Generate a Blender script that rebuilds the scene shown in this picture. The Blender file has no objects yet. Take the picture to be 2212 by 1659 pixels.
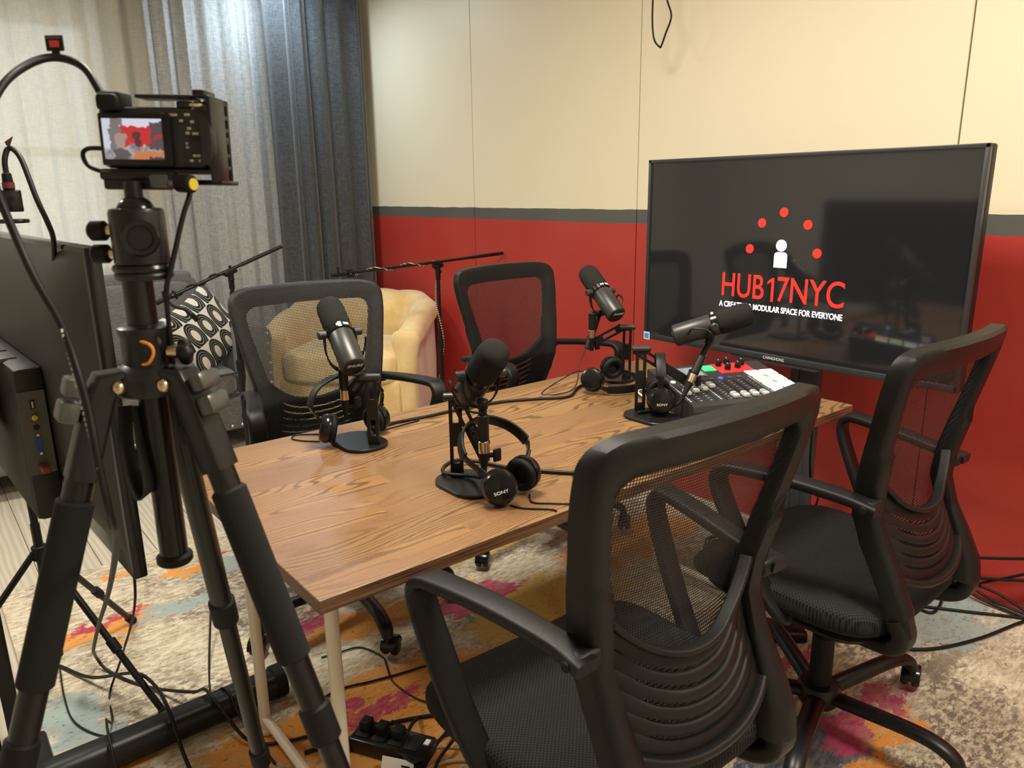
import bpy, bmesh, math, random
from mathutils import Vector, Matrix
random.seed(7)
C = bpy.context.scene.collection
sc = bpy.context.scene
PI = math.pi

# ------------------------------------------------------------------ camera
cam_d = bpy.data.cameras.new('camera'); cam = bpy.data.objects.new('camera', cam_d); C.objects.link(cam)
cam_d.sensor_width = 36.0; cam_d.lens = 26.53; cam_d.clip_start = 0.05; cam_d.clip_end = 60
cam_d.dof.use_dof = True; cam_d.dof.focus_distance = 1.95; cam_d.dof.aperture_fstop = 8.0
_r = Vector((0.775637, -0.631027, -0.013863)); _u = Vector((0.167163, 0.184193, 0.968571)); _f = Vector((0.608641, 0.753577, -0.248352))
cam.matrix_world = Matrix(((_r.x, _u.x, -_f.x, -1.1664), (_r.y, _u.y, -_f.y, -1.3215), (_r.z, _u.z, -_f.z, 1.3112), (0, 0, 0, 1)))
sc.camera = cam

# ------------------------------------------------------------------ world, view, room light
wd = bpy.data.worlds.new('world'); sc.world = wd; wd.use_nodes = True
wd.node_tree.nodes['Background'].inputs[0].default_value = (0.80, 0.90, 1.0, 1)
wd.node_tree.nodes['Background'].inputs[1].default_value = 4.5
sc.view_settings.view_transform = 'Standard'; sc.view_settings.look = 'None'
sc.view_settings.gamma = 1.0; sc.view_settings.exposure = 0.22; sc.view_settings.use_curve_mapping = False

def area(name, loc, target, size, power, col, sy=None, spread=PI):
    l = bpy.data.lights.new(name, 'AREA'); l.shape = 'RECTANGLE' if sy else 'SQUARE'; l.size = size
    if sy: l.size_y = sy
    l.energy = power; l.color = col; l.spread = spread
    o = bpy.data.objects.new(name, l); C.objects.link(o); o.location = loc
    o.rotation_euler = (Vector(target) - Vector(loc)).to_track_quat('-Z', 'Y').to_euler()
    return o
area('warm_ceiling_light', (-0.35, 0.05, 2.54), (-0.33, 0.05, 0), 0.5, 50, (1.0, 0.92, 0.79))
area('cool_curtain_light', (0.70, 2.98, 2.50), (0.70, 2.98, 0), 0.22, 11, (0.68, 0.85, 1.0))
area('warm_ceiling_light', (-1.45, 1.95, 2.54), (-1.43, 1.95, 0), 0.5, 40, (1.0, 0.95, 0.84))
area('warm_ceiling_light', (0.15, -1.60, 2.54), (0.17, -1.58, 0), 0.5, 40, (1.0, 0.92, 0.78))

# ------------------------------------------------------------------ materials
MATS = {}
def nodes(name):
    m = bpy.data.materials.new(name); m.use_nodes = True
    nt = m.node_tree; return m, nt, nt.nodes['Principled BSDF']
def mat(name, col, rough=0.5, metal=0.0, spec=0.5, bump=0.0, bscale=200.0, var=0.0, vscale=8.0, coat=0.0, sheen=0.0, emis=None, estr=0.0):
    """plain procedural material: colour with optional noise variation and fine bump"""
    if name in MATS: return MATS[name]
    m, nt, b = nodes(name); N = nt.nodes; L = nt.links
    b.inputs['Base Color'].default_value = (*col, 1); b.inputs['Roughness'].default_value = rough
    b.inputs['Metallic'].default_value = metal; b.inputs['Specular IOR Level'].default_value = spec
    b.inputs['Coat Weight'].default_value = coat; b.inputs['Sheen Weight'].default_value = sheen
    if emis: b.inputs['Emission Color'].default_value = (*emis, 1); b.inputs['Emission Strength'].default_value = estr
    if bump or var:
        tc = N.new('ShaderNodeTexCoord')
    if var:
        n = N.new('ShaderNodeTexNoise'); n.inputs['Scale'].default_value = vscale; n.inputs['Detail'].default_value = 4
        L.new(tc.outputs['Object'], n.inputs['Vector'])
        mx = N.new('ShaderNodeMix'); mx.data_type = 'RGBA'
        mx.inputs[6].default_value = tuple(c * (1 - var) for c in col) + (1,)
        mx.inputs[7].default_value = tuple(min(1, c * (1 + var)) for c in col) + (1,)
        L.new(n.outputs['Fac'], mx.inputs[0]); L.new(mx.outputs[2], b.inputs['Base Color'])
    if bump:
        n2 = N.new('ShaderNodeTexNoise'); n2.inputs['Scale'].default_value = bscale; n2.inputs['Detail'].default_value = 3
        L.new(tc.outputs['Object'], n2.inputs['Vector'])
        bp = N.new('ShaderNodeBump'); bp.inputs['Strength'].default_value = bump; bp.inputs['Distance'].default_value = 0.002
        L.new(n2.outputs['Fac'], bp.inputs['Height']); L.new(bp.outputs['Normal'], b.inputs['Normal'])
    MATS[name] = m; return m

class G:
    """tiny helper to write node graphs"""
    def __init__(s, nt): s.nt = nt
    def val(s, sock, v):
        if hasattr(v, 'is_output'): s.nt.links.new(v, sock)
        else: sock.default_value = v
    def math(s, op, a, b=0.0, c=0.0, clamp=False):
        n = s.nt.nodes.new('ShaderNodeMath'); n.operation = op; n.use_clamp = clamp
        s.val(n.inputs[0], a); s.val(n.inputs[1], b); s.val(n.inputs[2], c); return n.outputs[0]
    def mix(s, f, a, b):
        n = s.nt.nodes.new('ShaderNodeMix'); n.data_type = 'RGBA'
        s.val(n.inputs[0], f); s.val(n.inputs[6], a); s.val(n.inputs[7], b); return n.outputs[2]
    def noise(s, vec, scale, detail=3.0, rough=0.5, dist=0.0, color=False):
        n = s.nt.nodes.new('ShaderNodeTexNoise'); s.val(n.inputs['Vector'], vec); n.inputs['Scale'].default_value = scale
        n.inputs['Detail'].default_value = detail; n.inputs['Roughness'].default_value = rough; n.inputs['Distortion'].default_value = dist
        return n.outputs['Color' if color else 'Fac']
    def ramp(s, f, stops, interp='LINEAR'):
        n = s.nt.nodes.new('ShaderNodeValToRGB'); s.val(n.inputs[0], f); cr = n.color_ramp; cr.interpolation = interp
        while len(cr.elements) < len(stops): cr.elements.new(0.5)
        for e, (p, c) in zip(cr.elements, stops): e.position = p; e.color = (*c, 1) if len(c) == 3 else c
        return n.outputs[0]
    def step(s, f, lo, hi):
        n = s.nt.nodes.new('ShaderNodeMapRange'); n.interpolation_type = 'SMOOTHSTEP'
        s.val(n.inputs[0], f); n.inputs[1].default_value = lo; n.inputs[2].default_value = hi; return n.outputs[0]
    def mapping(s, vec, loc=(0, 0, 0), rot=(0, 0, 0), scale=(1, 1, 1)):
        n = s.nt.nodes.new('ShaderNodeMapping'); s.val(n.inputs[0], vec); n.inputs[1].default_value = loc
        n.inputs[2].default_value = rot; n.inputs[3].default_value = scale; return n.outputs[0]
    def coord(s, which='Object'):
        return s.nt.nodes.new('ShaderNodeTexCoord').outputs[which]
    def sep(s, vec):
        n = s.nt.nodes.new('ShaderNodeSeparateXYZ'); s.val(n.inputs[0], vec); return n.outputs
    def comb(s, x, y, z):
        n = s.nt.nodes.new('ShaderNodeCombineXYZ'); s.val(n.inputs[0], x); s.val(n.inputs[1], y); s.val(n.inputs[2], z); return n.outputs[0]
    def bump(s, h, strength, dist, out):
        n = s.nt.nodes.new('ShaderNodeBump'); n.inputs['Strength'].default_value = strength; n.inputs['Distance'].default_value = dist
        s.val(n.inputs['Height'], h); s.nt.links.new(n.outputs[0], out)
    def vmath(s, op, a, b=(0, 0, 0)):
        n = s.nt.nodes.new('ShaderNodeVectorMath'); n.operation = op; s.val(n.inputs[0], a); s.val(n.inputs[1], b)
        return n.outputs['Value'] if op in ('LENGTH', 'DISTANCE', 'DOT_PRODUCT') else n.outputs[0]

def srgb(r, g, b):
    f = lambda c: (c / 255 / 12.92) if c / 255 <= 0.04045 else ((c / 255 + 0.055) / 1.055) ** 2.4
    return (f(r), f(g), f(b))

# ------------------------------------------------------------------ geometry helpers
def catmull(pts, n=8, closed=False):
    P = [Vector(p) for p in pts]; out = []; m = len(P)
    rng = range(m) if closed else range(m - 1)
    for i in rng:
        p0 = P[(i - 1) % m] if closed or i > 0 else P[0] * 2 - P[1]
        p1 = P[i]; p2 = P[(i + 1) % m]
        p3 = P[(i + 2) % m] if closed or i < m - 2 else P[-1] * 2 - P[-2]
        for k in range(n):
            t = k / n
            out.append(0.5 * ((2 * p1) + (p2 - p0) * t + (2 * p0 - 5 * p1 + 4 * p2 - p3) * t * t + (3 * p1 - p0 - 3 * p2 + p3) * t ** 3))
    if not closed: out.append(P[-1].copy())
    return out
def lerp_table(tab, x):
    if x <= tab[0][0]: return tab[0][1]
    for (a, va), (b, vb) in zip(tab, tab[1:]):
        if x <= b: return va + (vb - va) * (x - a) / (b - a)
    return tab[-1][1]
def frame_z(d, up=(0, 0, 1)):
    """matrix whose Z axis is d"""
    d = Vector(d).normalized(); up = Vector(up)
    if abs(d.dot(up)) > 0.99: up = Vector((0, 1, 0))
    x = up.cross(d).normalized(); y = d.cross(x)
    return Matrix(((x.x, y.x, d.x, 0), (x.y, y.y, d.y, 0), (x.z, y.z, d.z, 0), (0, 0, 0, 1)))

class MB:
    def __init__(s): s.bm = bmesh.new(); s.uv = None
    def quad_strip_rings(s, rings, closed=True, caps=True, cyc=False):
        bm = s.bm; R = [[bm.verts.new(p) for p in r] for r in rings]; n = len(R[0])
        pairs = list(zip(R, R[1:])) + ([(R[-1], R[0])] if cyc else [])
        for a, b in pairs:
            for i in range(n if closed else n - 1):
                j = (i + 1) % n
                try: bm.faces.new((a[i], a[j], b[j], b[i]))
                except ValueError: pass
        if caps and closed and not cyc:
            try: bm.faces.new(list(reversed(R[0]))); bm.faces.new(R[-1])
            except ValueError: pass
        return R
    def box(s, c, size, M=None, bev=0.0, seg=2):
        r = bmesh.ops.create_cube(s.bm, size=1.0); vs = r['verts']
        for v in vs: v.co = Vector((v.co.x * size[0], v.co.y * size[1], v.co.z * size[2]))
        if bev:
            es = list({e for v in vs for e in v.link_edges})
            rr = bmesh.ops.bevel(s.bm, geom=es, offset=bev, segments=seg, profile=0.5, affect='EDGES')
            vs = list({v for f in rr['faces'] for v in f.verts} | {v for v in vs if v.is_valid})
        T = Matrix.Translation(Vector(c)); 
        if M is not None: T = M @ T
        for v in vs: v.co = T @ v.co
        return s
    def cyl(s, p0, p1, r0, r1=None, n=16, caps=True, bev=0.0):
        p0 = Vector(p0); p1 = Vector(p1); r1 = r0 if r1 is None else r1; d = (p1 - p0); F = frame_z(d).to_3x3(); L = d.length
        prof = [(0, r0), (L, r1)]
        if bev: prof = [(0, r0 - bev), (bev, r0), (L - bev, r1), (L, r1 - bev)]
        s.quad_strip_rings([[p0 + F @ Vector((r * math.cos(2 * PI * k / n), r * math.sin(2 * PI * k / n), z)) for k in range(n)] for z, r in prof], caps=caps)
        return s
    def lathe(s, prof, M=None, n=24, caps=True):
        M = M or Matrix.Identity(4)
        s.quad_strip_rings([[M @ Vector((max(r, 1e-5) * math.cos(2 * PI * k / n), max(r, 1e-5) * math.sin(2 * PI * k / n), z)) for k in range(n)] for r, z in prof], caps=caps)
        return s
    def tube(s, pts, r, n=8, closed=False, sm=6, raw=False, radii=None):
        P = [Vector(p) for p in pts] if raw else catmull(pts, sm, closed)
        m = len(P); prev = None; rings = []
        for i, p in enumerate(P):
            t = (P[(i + 1) % m] - P[i - 1]) if closed or 0 < i < m - 1 else (P[1] - P[0] if i == 0 else P[-1] - P[-2])
            if t.length < 1e-9: t = Vector((0, 0, 1))
            t.normalize()
            if prev is None:
                a = Vector((0, 0, 1)) if abs(t.z) < 0.9 else Vector((1, 0, 0)); x = a.cross(t).normalized()
            else:
                x = prev - t * prev.dot(t)
                x = x.normalized() if x.length > 1e-6 else Vector((1, 0, 0)).cross(t).normalized()
            prev = x; y = t.cross(x)
            rr = r if radii is None else lerp_table(radii, i / (m - 1))
            rings.append([p + (x * math.cos(2 * PI * k / n) + y * math.sin(2 * PI * k / n)) * rr for k in range(n)])
        s.quad_strip_rings(rings, caps=not closed, cyc=closed); return s
    def sweep(s, pts, sec, side, raw=False, sm=6, closed=False, scale=None):
        """section sec [(a,b)] swept along pts; a runs along the vector side (made perpendicular), b along tangent x side"""
        P = [Vector(p) for p in pts] if raw else catmull(pts, sm, closed); m = len(P); rings = []
        for i, p in enumerate(P):
            t = (P[(i + 1) % m] - P[i - 1]) if closed or 0 < i < m - 1 else (P[1] - P[0] if i == 0 else P[-1] - P[-2])
            t.normalize(); sd = Vector(side(i / max(1, m - 1), p)) if callable(side) else Vector(side)
            x = (sd - t * sd.dot(t)).normalized(); y = t.cross(x); k = 1 if scale is None else lerp_table(scale, i / (m - 1))
            rings.append([p + x * a * k + y * b for a, b in sec])
        s.quad_strip_rings(rings, caps=not closed, cyc=closed); return s
    def prism(s, poly, z0, z1, M=None, bev=0.0):
        M = M or Matrix.Identity(4); n = len(poly)
        if bev:
            cx = sum(p[0] for p in poly) / n; cy = sum(p[1] for p in poly) / n
            def sh(d):
                out = []
                for x, y in poly:
                    L = math.hypot(x - cx, y - cy) or 1; out.append((x - (x - cx) / L * d, y - (y - cy) / L * d))
                return out
            levels = [(sh(bev), z0), (poly, z0 + bev), (poly, z1 - bev), (sh(bev), z1)]
        else: levels = [(poly, z0), (poly, z1)]
        s.quad_strip_rings([[M @ Vector((x, y, z)) for x, y in pl] for pl, z in levels]); return s
    def sphere(s, c, r, n=12, sc_=(1, 1, 1), M=None):
        M = M or Matrix.Identity(4); c = Vector(c); rings = []
        for i in range(n + 1):
            a = PI * i / n; rr = max(math.sin(a), 1e-4)
            rings.append([M @ (c + Vector((r * rr * math.cos(2 * PI * k / (2 * n)) * sc_[0], r * rr * math.sin(2 * PI * k / (2 * n)) * sc_[1], -r * math.cos(a) * sc_[2]))) for k in range(2 * n)])
        s.quad_strip_rings(rings); return s
    def torus(s, c, R, r, M=None, n=32, k=10, sc_=(1, 1)):
        M = M or Matrix.Identity(4); c = Vector(c); rings = []
        for i in range(n):
            a = 2 * PI * i / n
            rings.append([M @ (c + Vector(((R + r * math.cos(2 * PI * j / k)) * math.cos(a), (R + r * math.cos(2 * PI * j / k)) * math.sin(a), r * sc_[1] * math.sin(2 * PI * j / k)))) for j in range(k)])
        s.quad_strip_rings(rings, cyc=True, caps=False); return s
    def grid(s, f, nu, nv, uvf=None, closed_u=False):
        bm = s.bm; V = [[bm.verts.new(f(i / nu, j / nv)) for j in range(nv + 1)] for i in range(nu + (0 if closed_u else 1))]
        if uvf and s.uv is None: s.uv = bm.loops.layers.uv.new('UVMap')
        m = len(V)
        for i in range(nu):
            for j in range(nv):
                i2 = (i + 1) % m
                fc = bm.faces.new((V[i][j], V[i2][j], V[i2][j + 1], V[i][j + 1]))
                if uvf:
                    for lp, (a, b) in zip(fc.loops, ((i, j), (i + 1, j), (i + 1, j + 1), (i, j + 1))): lp[s.uv].uv = uvf(a / nu, b / nv)
        return s
    def solid(s, f, nu, nv, th):
        """closed slab: f(u,v)->(point, normal)"""
        A = [[f(i / nu, j / nv) for j in range(nv + 1)] for i in range(nu + 1)]
        bm = s.bm
        T = [[bm.verts.new(p) for p, _ in r] for r in A]; B = [[bm.verts.new(p - Vector(nn) * th) for p, nn in r] for r in A]
        for i in range(nu):
            for j in range(nv):
                bm.faces.new((T[i][j], T[i + 1][j], T[i + 1][j + 1], T[i][j + 1])); bm.faces.new((B[i][j], B[i][j + 1], B[i + 1][j + 1], B[i + 1][j]))
        for i in range(nu):
            bm.faces.new((T[i][0], B[i][0], B[i + 1][0], T[i + 1][0])); bm.faces.new((T[i][nv], T[i + 1][nv], B[i + 1][nv], B[i][nv]))
        for j in range(nv):
            bm.faces.new((T[0][j], T[0][j + 1], B[0][j + 1], B[0][j])); bm.faces.new((T[nu][j], B[nu][j], B[nu][j + 1], T[nu][j + 1]))
        return s
    def build(s, name, material, parent=None, ang=40, M=None, fix=True):
        if fix: bmesh.ops.recalc_face_normals(s.bm, faces=s.bm.faces)
        me = bpy.data.meshes.new(name); s.bm.to_mesh(me); s.bm.free()
        if M is not None: me.transform(M)
        me.materials.append(material)
        if ang:
            me.polygons.foreach_set('use_smooth', [True] * len(me.polygons)); me.set_sharp_from_angle(angle=math.radians(ang))
        o = bpy.data.objects.new(name, me); C.objects.link(o)
        if parent is not None: o.parent = parent
        return o

def rrect(w, h, r, n=5, cx=0, cy=0):
    out = []
    for sx, sy, a0 in ((1, 1, 0), (-1, 1, 90), (-1, -1, 180), (1, -1, 270)):
        for k in range(n + 1):
            a = math.radians(a0 + 90 * k / n); out.append((cx + sx * (w / 2 - r) + r * math.cos(a), cy + sy * (h / 2 - r) + r * math.sin(a)))
    return out
def oval(a, b, n=10): return [(a * math.cos(2 * PI * k / n), b * math.sin(2 * PI * k / n)) for k in range(n)]

def tag(o, label=None, cat=None, group=None, kind=None):
    if label: o['label'] = label
    if cat: o['category'] = cat
    if group: o['group'] = group
    if kind: o['kind'] = kind
    return o
def thing(name, label, cat, loc=(0, 0, 0), rz=0.0, group=None):
    o = bpy.data.objects.new(name, None); C.objects.link(o); o.location = loc; o.rotation_euler = (0, 0, rz); o.empty_display_size = 0.1
    return tag(o, label, cat, group)
def copy_tree(o, parent=None, skip=()):
    c = o.copy(); C.objects.link(c)
    if parent is not None: c.parent = parent
    for ch in list(o.children):
        if ch.name.split('.')[0] not in skip: copy_tree(ch, c)
    return c
def text_mesh(name, body, size, material, parent, M, sx=1.0, align='CENTER', extrude=0.0003, weight=0.0, shear=0.0, width=None):
    cu = bpy.data.curves.new(name, 'FONT'); cu.body = body; cu.size = size; cu.align_x = align; cu.align_y = 'CENTER'
    cu.extrude = extrude; cu.offset = weight; cu.shear = shear
    t = bpy.data.objects.new(name + '_tmp', cu); C.objects.link(t)
    dg = bpy.context.evaluated_depsgraph_get(); me = bpy.data.meshes.new_from_object(t.evaluated_get(dg))
    bpy.data.objects.remove(t); me.name = name
    if width: xs = [v.co.x for v in me.vertices]; sx = width / (max(xs) - min(xs)); me.transform(Matrix.Translation((-{'LEFT': min(xs), 'RIGHT': max(xs)}.get(align, (min(xs) + max(xs)) / 2), 0, 0)))
    me.transform(M @ Matrix.Diagonal((sx, 1, 1, 1))); me.materials.clear(); me.materials.append(material)
    o = bpy.data.objects.new(name, me); C.objects.link(o); o.parent = parent
    return o
def basis(o, x, y):
    """matrix with origin o, x axis x, y axis y"""
    x = Vector(x).normalized(); y = Vector(y); y = (y - x * y.dot(x)).normalized(); z = x.cross(y); o = Vector(o)
    return Matrix(((x.x, y.x, z.x, o.x), (x.y, y.y, z.y, o.y), (x.z, y.z, z.z, o.z), (0, 0, 0, 1)))
# ------------------------------------------------------------------ common materials
BLK = mat('black_plastic', (0.008, 0.008, 0.0085), 0.46, spec=.28, bump=0.15, bscale=700)
BLKG = mat('black_gloss_plastic', (0.006, 0.006, 0.0065), 0.20, spec=.4)
BLKM = mat('black_painted_metal', (0.007, 0.007, 0.0075), 0.36, spec=0.35)
BLKR = mat('black_rubber', (0.008, 0.008, 0.008), 0.6, spec=.22)
GRYP = mat('dark_grey_metal', (0.035, 0.035, 0.036), 0.38, metal=0.3)
FOAM = mat('black_foam', (0.026, 0.026, 0.024), 0.95, spec=0.10, bump=0.9, bscale=1500)
CHROME = mat('chrome', (0.72, 0.70, 0.67), 0.18, metal=1.0)
BRASSY = mat('warm_metal', (0.70, 0.55, 0.38), 0.25, metal=1.0)
WHITEP = mat('white_powder_coat', (0.78, 0.70, 0.58), 0.35)
CABLE = mat('black_cable_rubber', (0.007, 0.007, 0.007), 0.45, spec=.3)
WHT = mat('white_print', (0.75, 0.75, 0.75), 0.6)
GREYTXT = mat('grey_print', (0.13, 0.13, 0.13), 0.6)

# painted panel wall: red below, charcoal stripe, cream above (painted bands at fixed heights)
m, nt, b = nodes('painted_panels'); g = G(nt)
co = g.coord('Object'); s_ = g.sep(co)
z = g.math('ADD', s_[2], g.math('MULTIPLY', g.math('SUBTRACT', g.noise(co, 9.0, 3), 0.5), 0.008))
band = g.mix(g.math('GREATER_THAN', z, 1.162), (*srgb(172, 30, 30), 1), (*srgb(75, 78, 78), 1))
colr = g.mix(g.math('GREATER_THAN', z, 1.222), band, (*srgb(232, 221, 194), 1))
nz = g.noise(co, 2.2, 4)
colr = g.mix(g.math('MULTIPLY', nz, 0.10), colr, (*srgb(212, 196, 166), 1))
nt.links.new(colr, b.inputs['Base Color']); b.inputs['Roughness'].default_value = 0.46; b.inputs['Specular IOR Level'].default_value = 0.45
g.bump(g.noise(co, 1.6, 3), 0.25, 0.02, b.inputs['Normal'])
WALLM = m
PLAIN = mat('plain_wall_paint', srgb(205, 198, 184), 0.75, var=0.03)
CEILM = mat('ceiling_paint', srgb(225, 220, 208), 0.8, var=0.02)
# pale wood floor
m, nt, b = nodes('pale_oak_planks'); g = G(nt); co = g.coord('Object'); s_ = g.sep(co)
row = g.math('FLOOR', g.math('DIVIDE', s_[0], 0.19)); rn = nt.nodes.new('ShaderNodeTexWhiteNoise'); rn.noise_dimensions = '1D'; g.val(rn.inputs['W'], row)
v2 = g.comb(g.math('MULTIPLY', s_[0], 9.0), g.math('ADD', g.math('MULTIPLY', s_[1], 1.3), g.math('MULTIPLY', rn.outputs[0], 40)), 0.0)
wv = nt.nodes.new('ShaderNodeTexWave'); wv.wave_type = 'BANDS'; g.val(wv.inputs['Vector'], v2); wv.inputs['Scale'].default_value = 1.6; wv.inputs['Distortion'].default_value = 9; wv.inputs['Detail'].default_value = 2; wv.inputs['Detail Scale'].default_value = 0.6
base = g.mix(wv.outputs['Fac'], (*srgb(176, 169, 152), 1), (*srgb(196, 189, 172), 1))
base = g.mix(g.math('MULTIPLY', rn.outputs[0], 0.35), base, (*srgb(165, 155, 135), 1))
gap = g.math('LESS_THAN', g.math('FRACT', g.math('DIVIDE', s_[0], 0.19)), 0.015)
base = g.mix(gap, base, (*srgb(80, 70, 58), 1)); nt.links.new(base, b.inputs['Base Color']); b.inputs['Roughness'].default_value = 0.4
FLOORM = m

def structure(name, mb, m_, ang=0):
    return tag(mb.build(name, m_, None, ang), kind='structure')
X0, X1, Y0, Y1, ZC = -3.2, 1.40, -2.6, 3.60, 2.60
structure('floor', MB().box(((X0 + X1) / 2 + .05, (Y0 + Y1) / 2, -0.05), (X1 - X0 + .4, Y1 - Y0 + .3, 0.1)), FLOORM)
structure('ceiling', MB().box(((X0 + X1) / 2 + .05, (Y0 + Y1) / 2, ZC + 0.05), (X1 - X0 + .4, Y1 - Y0 + .3, 0.1)), CEILM)
wr = MB(); seams = [-2.6, -1.535, -0.315, 0.969, 2.168, 3.45]
for a, c_ in zip(seams, seams[1:]): wr.box((X1 + .02, (a + c_) / 2, ZC / 2), (.04, c_ - a - .005, ZC), bev=.0015, seg=1)
structure('wall_right', wr, WALLM)
structure('trim_1', MB().box((X1 + .06, (Y0 + Y1) / 2, ZC / 2), (.04, Y1 - Y0, ZC)), mat('seam_backing', (0.02, 0.012, 0.01), 0.9))
structure('wall_left', MB().box((X0 - .05, (Y0 + Y1) / 2, ZC / 2), (.1, Y1 - Y0, ZC)), PLAIN)
structure('wall_front', MB().box(((X0 + X1) / 2, Y0 - .05, ZC / 2), (X1 - X0, .1, ZC)), PLAIN)
# back wall with a window opening behind the sheer curtain
wx0, wx1, wz0, wz1 = -1.55, -0.10, 0.85, 2.25
wb = MB()
wb.box(((X0 + wx0) / 2, Y1 + .05, ZC / 2), (wx0 - X0, .1, ZC)); wb.box(((wx1 + X1) / 2 + .03, Y1 + .05, ZC / 2), (X1 - wx1 + .06, .1, ZC))
wb.box(((wx0 + wx1) / 2, Y1 + .05, wz0 / 2), (wx1 - wx0, .1, wz0)); wb.box(((wx0 + wx1) / 2, Y1 + .05, (wz1 + ZC) / 2), (wx1 - wx0, .1, ZC - wz1))
structure('wall_back', wb, PLAIN)
wf = MB(); W_ = (wx0 + wx1) / 2
for x_ in (wx0 + .025, W_, wx1 - .025): wf.box((x_, Y1 + .05, (wz0 + wz1) / 2), (.05, .06, wz1 - wz0), bev=.004)
for z_ in (wz0 + .025, 1.55, wz1 - .025): wf.box((W_, Y1 + .05, z_), (wx1 - wx0, .06, .05), bev=.004)
win = structure('window_1', wf, WHITEP, 30)
gl, gnt, gb = nodes('window_glass'); gb.inputs['Transmission Weight'].default_value = 1; gb.inputs['Roughness'].default_value = 0.0; gb.inputs['IOR'].default_value = 1.05
MB().box((W_, Y1 + .07, 1.55), (wx1 - wx0 - .06, .004, wz1 - wz0 - .06)).build('pane', gl, win, 0)
structure('trim_2', MB().box((1.372, 3.405, ZC / 2), (.035, .03, ZC), bev=.004), mat('white_trim', srgb(222, 222, 215), 0.5))

# rug
m, nt, b = nodes('abstract_rug'); g = G(nt); co = g.coord('Object')
dist = g.vmath('SUBTRACT', g.noise(g.mapping(co, scale=(1, 1.5, 1)), 7.0, 5, 0.65, color=True), (0.5, 0.5, 0.5))
wob = g.vmath('ADD', co, g.vmath('MULTIPLY', dist, (0.34, 0.34, 0)))
streak = g.noise(g.mapping(co, scale=(30, 80, 30)), 1.0, 4, 0.7)
speck = g.noise(g.mapping(co, scale=(55, 95, 50)), 1.0, 3, 0.6)
cl = g.noise(co, 3.2, 4, 0.6)
base = g.mix(g.step(streak, 0.35, 0.62), (*srgb(172, 158, 134), 1), (*srgb(212, 202, 180), 1))
base = g.mix(g.math('MULTIPLY', g.step(cl, 0.40, 0.62), g.step(speck, 0.40, 0.60)), base, (*srgb(116, 106, 96), 1))
OR, MG, BL, DB, YL, GY = srgb(214, 138, 40), srgb(168, 44, 88), srgb(146, 164, 164), srgb(52, 64, 82), srgb(198, 158, 52), srgb(124, 112, 100)
patches = [(-.86, 1.09, .17, .055, .35, OR), (-.84, 1.12, .12, .022, .30, MG), (.42, .82, .40, .09, .30, YL), (-.32, .16, .34, .24, .4, OR), (-.40, .24, .17, .04, .35, MG),
           (-.36, .70, .10, .06, .5, MG), (-.14, .60, .30, .07, .4, OR), (1.18, -.52, .22, .14, -.3, BL), (.93, -.63, .12, .04, -.2, GY), (.30, -.56, .20, .10, -.2, DB),
           (.56, -.60, .17, .06, -.45, MG), (.45, -.68, .18, .035, -.45, OR), (-1.0, .68, .10, .13, 0, BL), (-.93, .45, .13, .07, .2, OR), (-.66, .30, .20, .10, .3, OR),
           (-.55, 1.30, .10, .05, .3, OR), (-.46, 1.36, .04, .02, .2, MG), (-.60, 1.08, .16, .05, .2, BL), (.80, -.16, .26, .10, .3, OR), (.85, .45, .35, .15, .3, OR), (.62, -.34, .14, .04, -.3, MG),
           (.02, -.25, .22, .12, .2, OR), (.30, .30, .3, .2, .4, YL), (-.95, 1.47, .07, .02, .3, MG), (-.2, 1.25, .3, .08, .2, BL), (.15, .5, .2, .06, .2, MG), (-.72, 1.47, .08, .025, .2, OR)]
for i, (px, py, rx, ry, rot, c_) in enumerate(patches):
    v = g.mapping(g.vmath('SUBTRACT', wob, (px, py, 0)), rot=(0, 0, -rot), scale=(1 / rx, 1 / ry, 0))
    k = g.math('SUBTRACT', 1.0, g.step(g.math('ADD', g.vmath('LENGTH', v), g.math('MULTIPLY', g.math('SUBTRACT', speck, 0.5), 0.9)), 0.80, 1.12))
    base = g.mix(g.math('MULTIPLY', k, g.math('ADD', .62, g.math('MULTIPLY', g.step(streak, .35, .6), .33))), base, (*c_, 1))
dots = g.step(g.noise(g.mapping(co, scale=(60, 110, 40)), 1.0, 2, 0.5), 0.64, 0.70)
base = g.mix(g.math('MULTIPLY', dots, 0.55), base, (*srgb(70, 66, 66), 1))
nt.links.new(base, b.inputs['Base Color']); b.inputs['Roughness'].default_value = 0.95; b.inputs['Sheen Weight'].default_value = 0.15; b.inputs['Specular IOR Level'].default_value = 0.1
g.bump(g.math('ADD', streak, g.math('MULTIPLY', speck, 0.7)), 0.7, 0.006, b.inputs['Normal'])
rug = MB().box((.14, .035, .005), (2.44, 3.07, .010), bev=.003).build('area_rug', m, None, 0)
tag(rug, 'cream abstract rug with orange, magenta and blue patches under the table', 'rug')
edge = mat('rug_binding', srgb(225, 205, 190), 0.9)
MB().tube([(1.36, -1.5, .006), (1.36, 1.57, .006)], .006, 6, raw=True).build('edge_binding', edge, rug, 40)

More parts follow.
